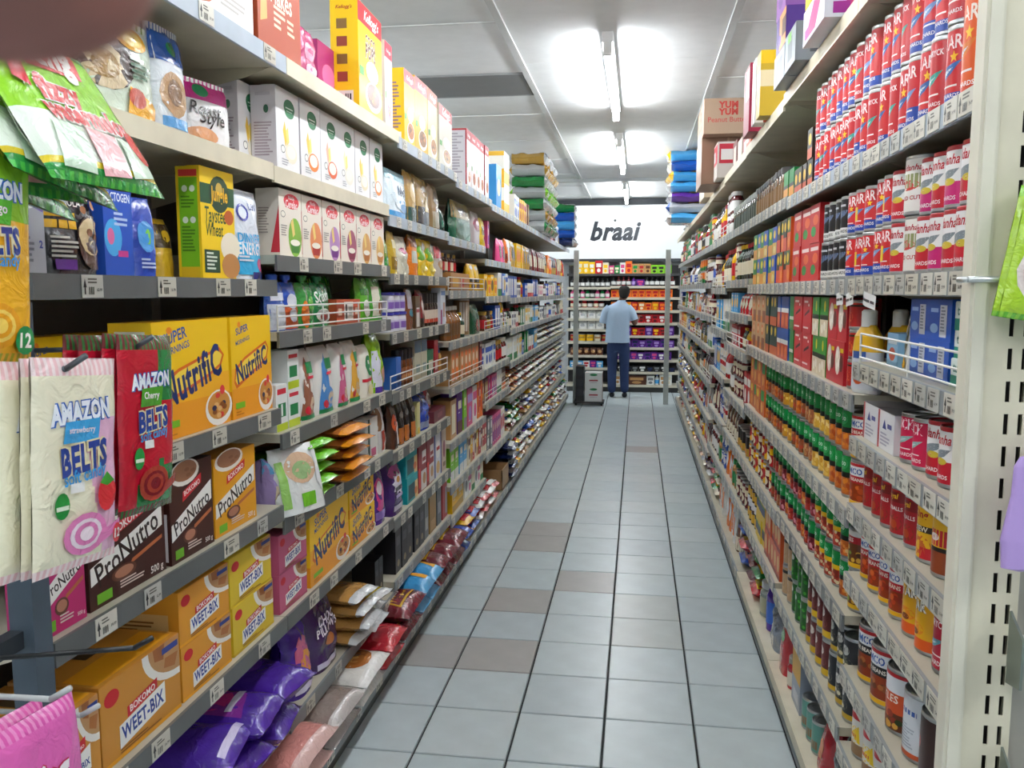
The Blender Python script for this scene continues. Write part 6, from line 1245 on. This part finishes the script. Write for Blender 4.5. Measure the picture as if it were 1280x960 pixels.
# ================================================================ PERSON at the end of the aisle, seen from behind
def skinned(name, nodes, edges, col, m, parent, loc, sub=2):
    me = bpy.data.meshes.new(name)
    me.from_pydata([n[:3] for n in nodes], edges, [])
    o = bpy.data.objects.new(name, me); COL.objects.link(o)
    o.modifiers.new('skin', 'SKIN'); o.modifiers.new('sub', 'SUBSURF').levels = sub
    o.modifiers['sub'].render_levels = sub
    if not me.skin_vertices: me.skin_vertices.new()
    for i, n in enumerate(nodes):
        me.skin_vertices[0].data[i].radius = (n[3], n[4] if len(n) > 4 else n[3])
        me.skin_vertices[0].data[i].use_root = i == 0
    dg = bpy.context.evaluated_depsgraph_get()
    dg.update()
    out = bpy.data.meshes.new_from_object(o.evaluated_get(dg))
    bpy.data.objects.remove(o)
    at = out.color_attributes.new('Col', 'FLOAT_COLOR', 'CORNER')
    at.data.foreach_set('color', list(C(col)) * len(at.data))
    out.materials.clear(); out.materials.append(MATS[m])
    out.polygons.foreach_set('use_smooth', [True] * len(out.polygons))
    return obj(name, out, parent, loc)
pe = obj('person', None, None, (-.27, 12.7, 0), (0, 0, 0), 'person in pale blue T-shirt and jeans facing the back shelves, hand raised', 'person')
# body: pelvis, spine, neck, head, arms to the wrists, legs to the ankles (one surface)
N = [(0, 0, .9, .1, .08), (-.01, 0, 1.08, .09, .07), (-.012, 0, 1.26, .095, .07), (.0, 0, 1.36, .055, .05), (.04, .01, 1.45, .045, .045), (.068, .03, 1.52, .066, .075), (.075, .035, 1.6, .076, .09), (.078, .03, 1.66, .05, .06),
     (-.14, .0, 1.33, .04), (-.19, .03, 1.1, .036), (-.14, .2, 1.0, .03), (-.11, .26, .99, .026),
     (.13, .02, 1.33, .04), (.235, .03, 1.1, .036), (.28, .22, 1.19, .03), (.29, .29, 1.2, .026),
     (-.085, 0, .82, .075), (-.085, .01, .48, .055), (-.085, -.01, .09, .04), (.085, 0, .82, .075), (.085, .02, .48, .055), (.1, .02, .09, .04)]
E_ = [(0, 1), (1, 2), (2, 3), (3, 4), (4, 5), (5, 6), (6, 7), (3, 8), (8, 9), (9, 10), (10, 11), (3, 12), (12, 13), (13, 14), (14, 15), (0, 16), (16, 17), (17, 18), (0, 19), (19, 20), (20, 21)]
skinned('body', N, E_, '#6b4432', 'skin', pe, (0, 0, 0))
def shirt_mesh():
    # lofted rings: hem, waist, chest, shoulders, collar; then two sleeves
    b = MB(); n = 20
    rings = [(.83, -.015, .185, .135), (.9, -.015, .178, .13), (1.05, -.015, .172, .122), (1.2, -.012, .182, .125), (1.3, -.008, .195, .12), (1.36, .0, .175, .1), (1.4, .015, .115, .08), (1.435, .032, .066, .062), (1.455, .038, .058, .058)]
    vs = [(cx + rx * math.cos(2 * math.pi * i / n), ry * math.sin(2 * math.pi * i / n) + (.012 * math.sin(5 * i + z * 9) if z < 1.25 else 0), z) for z, cx, rx, ry in rings for i in range(n)]
    b.add(vs, [(k * n + i, k * n + (i + 1) % n, (k + 1) * n + (i + 1) % n, (k + 1) * n + i) for k in range(len(rings) - 1) for i in range(n)], '#a9bfd6', 'cloth', True)
    for sx, pts in ((-1, [(-.12, 0, 1.33, .085), (-.18, .01, 1.27, .078), (-.215, .025, 1.16, .07), (-.22, .03, 1.12, .072)]), (1, [(.11, .01, 1.33, .085), (.175, .02, 1.27, .078), (.21, .03, 1.19, .07), (.218, .032, 1.165, .072)])):
        vs = []
        for k, (x, y, z, r) in enumerate(pts):
            a = Vector(pts[min(k + 1, 3)][:3]) - Vector(pts[max(k - 1, 0)][:3]); a.normalize(); p = a.cross(Vector((0, 1, 0))).normalized(); q = a.cross(p)
            vs += [tuple(Vector((x, y, z)) + (p * math.cos(2 * math.pi * i / 12) + q * math.sin(2 * math.pi * i / 12)) * r) for i in range(12)]
        b.add(vs, [(k * 12 + i, k * 12 + (i + 1) % 12, (k + 1) * 12 + (i + 1) % 12, (k + 1) * 12 + i) for k in range(3) for i in range(12)], '#a9bfd6', 'cloth', True)
    return b
obj('t_shirt', shirt_mesh(), pe)
jeans = [(0, 0, .93, .15, .115), (0, 0, .86, .152, .118), (-.085, 0, .74, .092, .1), (-.09, .01, .46, .075), (-.09, -.005, .06, .068), (.085, 0, .74, .092, .1), (.09, .02, .46, .075), (.1, .02, .06, .068)]
skinned('jeans', jeans, [(0, 1), (1, 2), (2, 3), (3, 4), (1, 5), (5, 6), (6, 7)], '#22345c', 'cloth', pe, (0, 0, 0))
hair = [(.066, .005, 1.47, .06, .055), (.07, .002, 1.54, .082, .08), (.076, .012, 1.61, .088, .092), (.078, .025, 1.675, .06, .07)]
skinned('hair', hair, [(0, 1), (1, 2), (2, 3)], '#15120f', 'cloth', pe, (0, 0, 0))
for sx in (-.09, .1):
    skinned('shoe', [(sx, -.05, .04, .04, .036), (sx, .06, .042, .045, .036), (sx, .16, .034, .04, .028)], [(0, 1), (1, 2)], '#1a1c22', 'cloth', pe, (0, 0, 0))
def hand(base, dirv, side):
    d = Vector(dirv).normalized(); up = Vector((0, 0, 1)); r = d.cross(up).normalized(); b0 = Vector(base)
    nodes = [tuple(b0) + (.026, .016), tuple(b0 + d * .05) + (.036, .016), tuple(b0 + d * .085) + (.036, .014)]
    edges = [(0, 1), (1, 2)]
    skinned('palm', nodes, edges, '#6b4432', 'skin', pe, (0, 0, 0), 1)
    for k, L in enumerate((.062, .072, .068, .052)):
        p = b0 + d * .08 + r * (.03 - .02 * k)
        skinned('finger', [tuple(p) + (.0095,), tuple(p + d * L * .5) + (.009,), tuple(p + d * L * .95 - up * .02) + (.0075,)], [(0, 1), (1, 2)], '#6b4432', 'skin', pe, (0, 0, 0), 1)
    p = b0 + d * .03 + r * (.03 * side)
    skinned('thumb', [tuple(p) + (.011,), tuple(p + d * .035 + r * .03 * side) + (.01,), tuple(p + d * .065 + r * .035 * side) + (.008,)], [(0, 1), (1, 2)], '#6b4432', 'skin', pe, (0, 0, 0), 1)
hand((.295, .3, 1.205), (.1, 1, .1), -1); hand((-.105, .27, .985), (.2, 1, 0), 1)
for sx in (-.0, .152):
    b = MB(); b.lathe([(.004, -.025), (.014, -.02), (.016, .0), (.014, .022), (.004, .028)], '#6b4432', 8, 'skin', .6, 1); obj('ear', b, pe, (sx, .035, 1.58))
b = MB(); b.lathe([(.013, -.02), (.012, -.01), (.005, .02)], '#6b4432', 8, 'skin'); obj('nose', b, pe, (.08, .125, 1.575))
for sx in (.05, .108):
    b = MB(); b.lathe([(.002, -.008), (.009, 0), (.002, .008)], '#efe9e2', 8, 'skin'); obj('eye', b, pe, (sx, .118, 1.605))
b = MB(); b.box(-.022, .022, -.004, .004, -.004, .004, '#7a3a34', 'skin'); obj('mouth', b, pe, (.078, .112, 1.53))

# ================================================================ NEAR ENDS: candy rack on the left, slotted post on the right
rk = obj('candy_rack', None, None, (-1.02, 1.05, 0), (0, 0, 0), 'dark steel candy rack with hooks at the near left corner', 'rack')
off = (1.02, -1.05, 0)
def rp(name, fn, par=None):
    b = MB(); fn(b); return obj(name, b, par or rk, off if par is None else (0, 0, 0))
rp('post', lambda b: b.box(-1.03, -.985, 1.225, 1.268, 0, 1.58, '#46535e', 'paint'))
rp('post', lambda b: b.box(-1.03, -.985, .80, .845, 0, 2.1, '#46535e', 'paint'))
rp('foot', lambda b: b.box(-1.2, -.8, .80, .845, 0, .03, '#46535e', 'paint'))
rp('foot', lambda b: b.box(-1.2, -.95, 1.225, 1.268, 0, .03, '#46535e', 'paint'))
for z, y1 in ((1.94, 1.1), (1.5, 1.29), (1.02, 1.27), (.86, 1.27)):
    rp('cross_bar', lambda b: b.box(-1.03, -1.005, .845, y1, z - .015, z + .015, '#2c3238', 'paint'))
def hook(y, x1, z0, z1, col='#4a5056'):
    rp('hook', lambda b: b.path([(-1.005, y, z0), (x1 - .03, y, z1), (x1, y, z1 + .018)], .0042, col, 'paint', 8))
hook(1.015, -.715, 1.49, 1.497); hook(1.27, -.775, 1.50, 1.508); hook(.945, -.77, 1.775, 1.78); hook(1.15, -.726, 1.02, 1.054, '#16181a'); hook(1.1, -.72, 1.93, 1.935)
hook(.98, -.74, 1.05, 1.055, '#b9bbba'); hook(1.12, -.80, .95, .955, '#b9bbba')
def T_packet(w, h, t, look, body, items, seal, seal2, seed=1, name='candy_packet', colfn=None):
    b = MB()
    def th(u, v):
        return t / 2 * max(0.0, 1 - abs(2 * u - 1) ** 3) ** .5 * max(0.0, 1 - abs(2 * v - 1) ** 6) ** .7
    def wn(u, v, s): return noise.noise(Vector((u * 3 + seed * 3.3, v * 5, seed + s * 5.0))) * .0025
    def F(u, v, k): return ((u - .5) * w, -th(u, v) - wn(u, v, 0) - .0006 - k, v * h)
    def B(u, v): return ((u - .5) * w, th(u, v) + wn(u, v, 1) + .0006, v * h)
    def cf(u, v):
        if v > .9 or v < .055: return seal if int(u * 30) % 2 else seal2
        return colfn(u, v) if colfn else body
    b.grid(lambda u, v: F(u, v, 0), 30, 24, cf, 'film'); b.grid(B, 30, 24, cf, 'film', True)
    p = MB(); decal(p, F, w, h, items, 'film', k0=.0014, dk=.0004, N=10)
    return tpl(name, 'candy', b, [('printed_front', p)], w, t, h, look)
def belts(flav, c1, c2, fl_bg, lh):
    it = [('t', 'AMAZON', .5, .745, .72, '#eef3fb', {'bold': .05, 'sy': 1.35, 'out': '#2c5fb4', 'ow': .06, 'rot': 3}),
          ('p', [(.28, .60), (.31, .70), (.72, .71), (.69, .60)], fl_bg), ('t', flav, .5, .655, .3, '#f4e9ee', {'bold': .02}),
          ('t', 'BELTS', .53, .525, .56, '#27408e', {'bold': .05, 'sy': 1.45, 'out': '#efe3b4', 'ow': .07, 'rot': 5}),
          ('t', 'soft candy', .54, .435, .52, '#3a9adc', {'bold': .02, 'sy': 1.2, 'rot': 5}),
          ('e', .25, .315, .085, .062, '#1f8a3a'), ('r', .18, .295, .32, .315, '#d8e6d0'), ('r', .34, .365, .5, .41, '#f2f1ee')]
    # rolled belt and a berry
    it += [('e', .52, .16, .27, .1, c2), ('e', .52, .16, .2, .072, c1), ('e', .52, .16, .15, .055, c2), ('e', .52, .16, .09, .034, c1), ('p', [(.6, .08), (.98, .14), (.98, .19), (.7, .15)], c2)]
    it += [('e', .78, .33, .13, .085, '#d32a34'), ('p', [(.68, .39), (.78, .44), (.88, .39), (.78, .37)], '#3f9a34'), ('e', .92, .12, .07, .05, '#d32a34'), ('t', '12', .92, .12, .09, '#f6f0ee', {'bold': .03})]
    return it
def slant(a, b): return lambda u, v: b if u > .55 + (.62 - v) * -.55 - .25 and v < .95 and u + v * .35 > .78 and v < .7 else a
pinkb = T_packet(.172, .285, .018, 'x', '#efe9cf', belts('strawberry', '#f3e2ec', '#dd7fb6', '#3fa2dc', 0), '#eec3c6', '#f6e3e2', 1, colfn=slant('#efeacf', '#eab9d6'))
redb = T_packet(.156, .295, .02, 'x', '#b9142c', belts('Cherry', '#7a1420', '#a83a2c', '#4a9a2a', 0)[:-4], '#2f6a34', '#6a2a2c', 2, colfn=lambda u, v: '#1f7a3c' if u > .62 and (v > .62 or v < .42 - .2 * u) or v < .16 and u > .25 else '#b9142c')
orab = T_packet(.15, .29, .018, 'x', '#efb224', belts('mango', '#f6d060', '#e8a020', '#4fae2a', 0)[:-5] + [('e', .84, .1, .13, .065, '#1f8a4a'), ('t', '12', .84, .1, .15, '#f6f6ee', {'bold': .03})], '#e6b030', '#a8a82a', 3, colfn=lambda u, v: '#8ac02a' if v > .62 and u > .2 else '#efb224')
for k in range(6):
    o = put(pinkb, (-.752 - .021 * k, 1.022 - .006 * k + (.012 if k % 2 else 0), 1.225 - .003 * k), (0, R(-3), R(90 - 2 * k * (1 if k % 2 else -.5))), f'pink and cream strawberry belt candy packet, {ORD[k]} back on its hook', 'strawberry belt packets')
    o.rotation_euler = (R(RND.uniform(-1, 1)), R(6 + RND.uniform(-1.5, 1.5)), R(90))
for k in range(4):
    o = put(redb, (-.81 - .023 * k, 1.285 - .012 * k, 1.232), (0, R(4 + RND.uniform(-2, 2)), R(90)), f'red and green cherry belt candy packet, {ORD[k]} back on its hook', 'cherry belt packets')
for k in range(3):
    o = put(orab, (-.80 - .023 * k, .945 - .006 * k, 1.51), (0, R(4), R(90)), f'orange and lime mango belt candy packet, {ORD[k]} back on its hook', 'mango belt packets')
king = [('p', [(.28, .72), (.3, .95), (.8, .93), (.75, .74)], '#d33a3c'), ('t', 'king', .53, .84, .42, '#f6efe8', {'bold': .05, 'shear': .2, 'sy': 1.3}), ('t', 'fizzy', .42, .56, .34, '#c42a2c', {'bold': .05, 'out': '#f3ece4', 'ow': .06, 'sy': 1.2}), ('t', 'watermelon', .56, .44, .7, '#c42a2c', {'bold': .05, 'out': '#f3ece4', 'ow': .06, 'sy': 1.3}),
        ('p', [(.1, .06), (.2, .36), (.42, .34), (.34, .04)], '#c9e2c8'), ('p', [(.4, .04), (.46, .36), (.7, .34), (.66, .06)], '#e0a2a6'), ('p', [(.68, .06), (.74, .34), (.9, .32), (.92, .1)], '#c9e2c8'), ('e', .9, .3, .08, .12, '#d2303a'), ('p', [(.1, .6), (.16, .92), (.24, .9), (.2, .55)], '#d2303a')]
for k in range(4):
    t = T_packet(.26, .25, .03, 'x', '#93cf2a', king, '#1f8a3a', '#3fae3f', 10 + k, colfn=lambda u, v: '#1f8a3a' if v < .1 else '#d9c22a' if v < .13 else '#e6efe0' if v < .4 else '#8fce28')
    o = put(t, (-.735 - .045 * k, 1.125 - .03 * (k % 3), 1.742 - .006 * k), (R(-32 - 3 * k), R(7 * (k % 2)), R(90 + 6 * (k % 2))), f'lime green fizzy watermelon candy bag, {ORD[k]} back on the top left hook', 'watermelon candy bags')
t = T_packet(.17, .22, .03, 'x', '#e067b4', [('t', 'king', .5, .55, .5, '#f6e9ee', {'bold': .06, 'shear': .2, 'sy': 1.4, 'out': '#c22a52', 'ow': .06}), ('e', .5, .2, .3, .12, '#f0a8d4')], '#e88ac6', '#d95aa8', 20)
for k in range(2):
    put(t, (-.79 - .035 * k, .985 - .02 * k, .80), (R(-8), R(5), R(90)), f'bright pink king candy bag, {["front", "back"][k]} of the low hook at bottom left', 'pink king candy bags')

# right: end rack with a slotted post
ek = obj('end_rack', None, None, (.6, 1.45, 0), (0, 0, 0), 'cream steel end rack with slotted post at the near right corner', 'rack')
off2 = (-.6, -1.45, 0)
def slotted(b, xa, xb, ya, yb, H):
    cr = '#dcd5bd'
    b.box(xa, xa + .028, ya, yb, 0, H, '#e0dbc8', 'paint')                  # rounded smooth flange
    b.box(xa + .005, xa + .023, ya - .004, ya, 0, H, '#e3decb', 'paint')
    b.box(xa + .028, xb, yb - .002, yb, 0, H, '#2a2620', 'paint')           # inside of the channel, the slots' shade painted in as a dark colour
    b.box(xb - .003, xb, ya + .006, yb - .002, 0, H, cr, 'paint')
    xs = [xa + .028, xa + .062, xa + .069, xa + .083, xa + .090, xb]
    z = .02; P = .052
    zz = [0.0]
    while z < H - .05: zz += [z, z + .033]; z += P
    zz.append(H)
    vs = []; fs = []
    for j in range(len(zz) - 1):
        slot = j % 2 == 1
        for i in range(5):
            if slot and i in (1, 3): continue
            o = len(vs)
            for y in (ya + .004, ya + .0065):
                vs += [(xs[i], y, zz[j]), (xs[i + 1], y, zz[j]), (xs[i + 1], y, zz[j + 1]), (xs[i], y, zz[j + 1])]
            fs += [(o, o + 1, o + 2, o + 3), (o + 7, o + 6, o + 5, o + 4), (o, o + 4, o + 5, o + 1), (o + 1, o + 5, o + 6, o + 2), (o + 2, o + 6, o + 7, o + 3), (o + 3, o + 7, o + 4, o)]
    b.add(vs, fs, cr, 'paint')
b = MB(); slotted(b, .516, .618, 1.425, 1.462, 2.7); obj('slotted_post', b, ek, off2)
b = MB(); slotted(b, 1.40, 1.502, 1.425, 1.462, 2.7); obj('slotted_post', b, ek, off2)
b = MB(); b.box(.618, 1.40, 1.448, 1.46, 0, 2.6, '#a9a69c', 'paint'); obj('back_panel', b, ek, off2)
b = MB(); b.path([(.55, 1.42, 1.617), (.515, 1.424, 1.618)], .004, '#cfd2d2', 'tin', 8); b.path([(.503, 1.44, 1.617), (.51, 1.42, 1.617), (.6, 1.42, 1.617)], .005, '#d6d9d8', 'tin', 8); obj('wire_tie', b, ek, off2)
def ehook(x, z, L=.16):
    b = MB(); b.path([(x, 1.448, z), (x, 1.448 - L, z + .01), (x, 1.448 - L - .012, z + .025)], .004, '#a9adad', 'tin', 8); obj('hook', b, ek, off2)
ehook(.66, 1.80, .1); ehook(.66, 1.39, .1); ehook(.9, 1.8); ehook(.9, 1.4)
for z in (1.03, .80):      # bracket plate with a pale arm
    b = MB(); b.add([(.598, 1.41, z + .06), (.598, 1.36, z + .03), (.598, 1.36, z - .05), (.598, 1.41, z - .06), (.602, 1.41, z + .06), (.602, 1.36, z + .03), (.602, 1.36, z - .05), (.602, 1.41, z - .06)],
                    [(0, 1, 2, 3), (7, 6, 5, 4), (0, 4, 5, 1), (1, 5, 6, 2), (2, 6, 7, 3), (3, 7, 4, 0)], '#8f978f', 'tin'); br_ = obj('bracket', b, ek, off2)
    b = MB(); b.box(.612, .95, 1.37, 1.40, z - .02, z + .025, '#d0cfc6', 'paint'); obj('arm', b, br_)
t = T_packet(.17, .2, .035, 'x', '#a9d02a', [('e', .34, .36, .3, .27, '#e6d8d0'), ('e', .34, .36, .25, .23, '#bd3a48'), ('e', .3, .42, .08, .07, '#d2606a'), ('t', 'king', .55, .74, .5, '#d04a2a', {'bold': .06, 'sy': 1.4, 'out': '#f0e6c0'})], '#5fae2a', '#8ac83a', 30)
for k in range(2):
    put(t, (.622 + .004 * k, 1.372 + .036 * k, 1.548), (0, R(9), R(0)), f'lime green candy bag with red berry, {["front", "back"][k]} on the right end rack', 'candy bags on the right end rack')
def lil(k):
    b = MB()
    b.lathe([(.004, .0), (.03, .006), (.034, .05), (.022, .12), (.02, .165), (.012, .18), (.003, .182)], '#b79ad8', 14, 'plastic', 1, .35)
    q = MB(); q.tube((0, 0, .178), (0, 0, .205), .004, '#a68bc9', 'plastic', 8)
    return tpl('hair_clip', 'hair clip', b, [('hanger', q)], .07, .03, .2, 'x')
lt = lil(0)
for k in range(2):
    put(lt, (.592 + .03 * k, 1.37 + .03 * k, 1.168 + .02 * k), (0, 0, R(8)), f'lilac plastic item, {["front", "back"][k]} on the right end rack hook', 'lilac items on the end rack')

# ================================================================ the photographer's fingertip, just in front of the lens
fx, fz = onY(8, -172, .04)
fg = skinned('finger', [(fx - .075, -.012, fz + .034, .012), (fx - .045, .016, fz + .018, .0115), (fx - .02, .033, fz + .004, .0112), (fx, .04, fz - .001, .0108), (fx + .0075, .041, fz - .001, .0075)], [(0, 1), (1, 2), (2, 3), (3, 4)], '#8c5a50', 'skin', None, (0, 0, 0))
fg['label'] = 'out of focus fingertip across the top left corner of the view'; fg['category'] = 'finger'
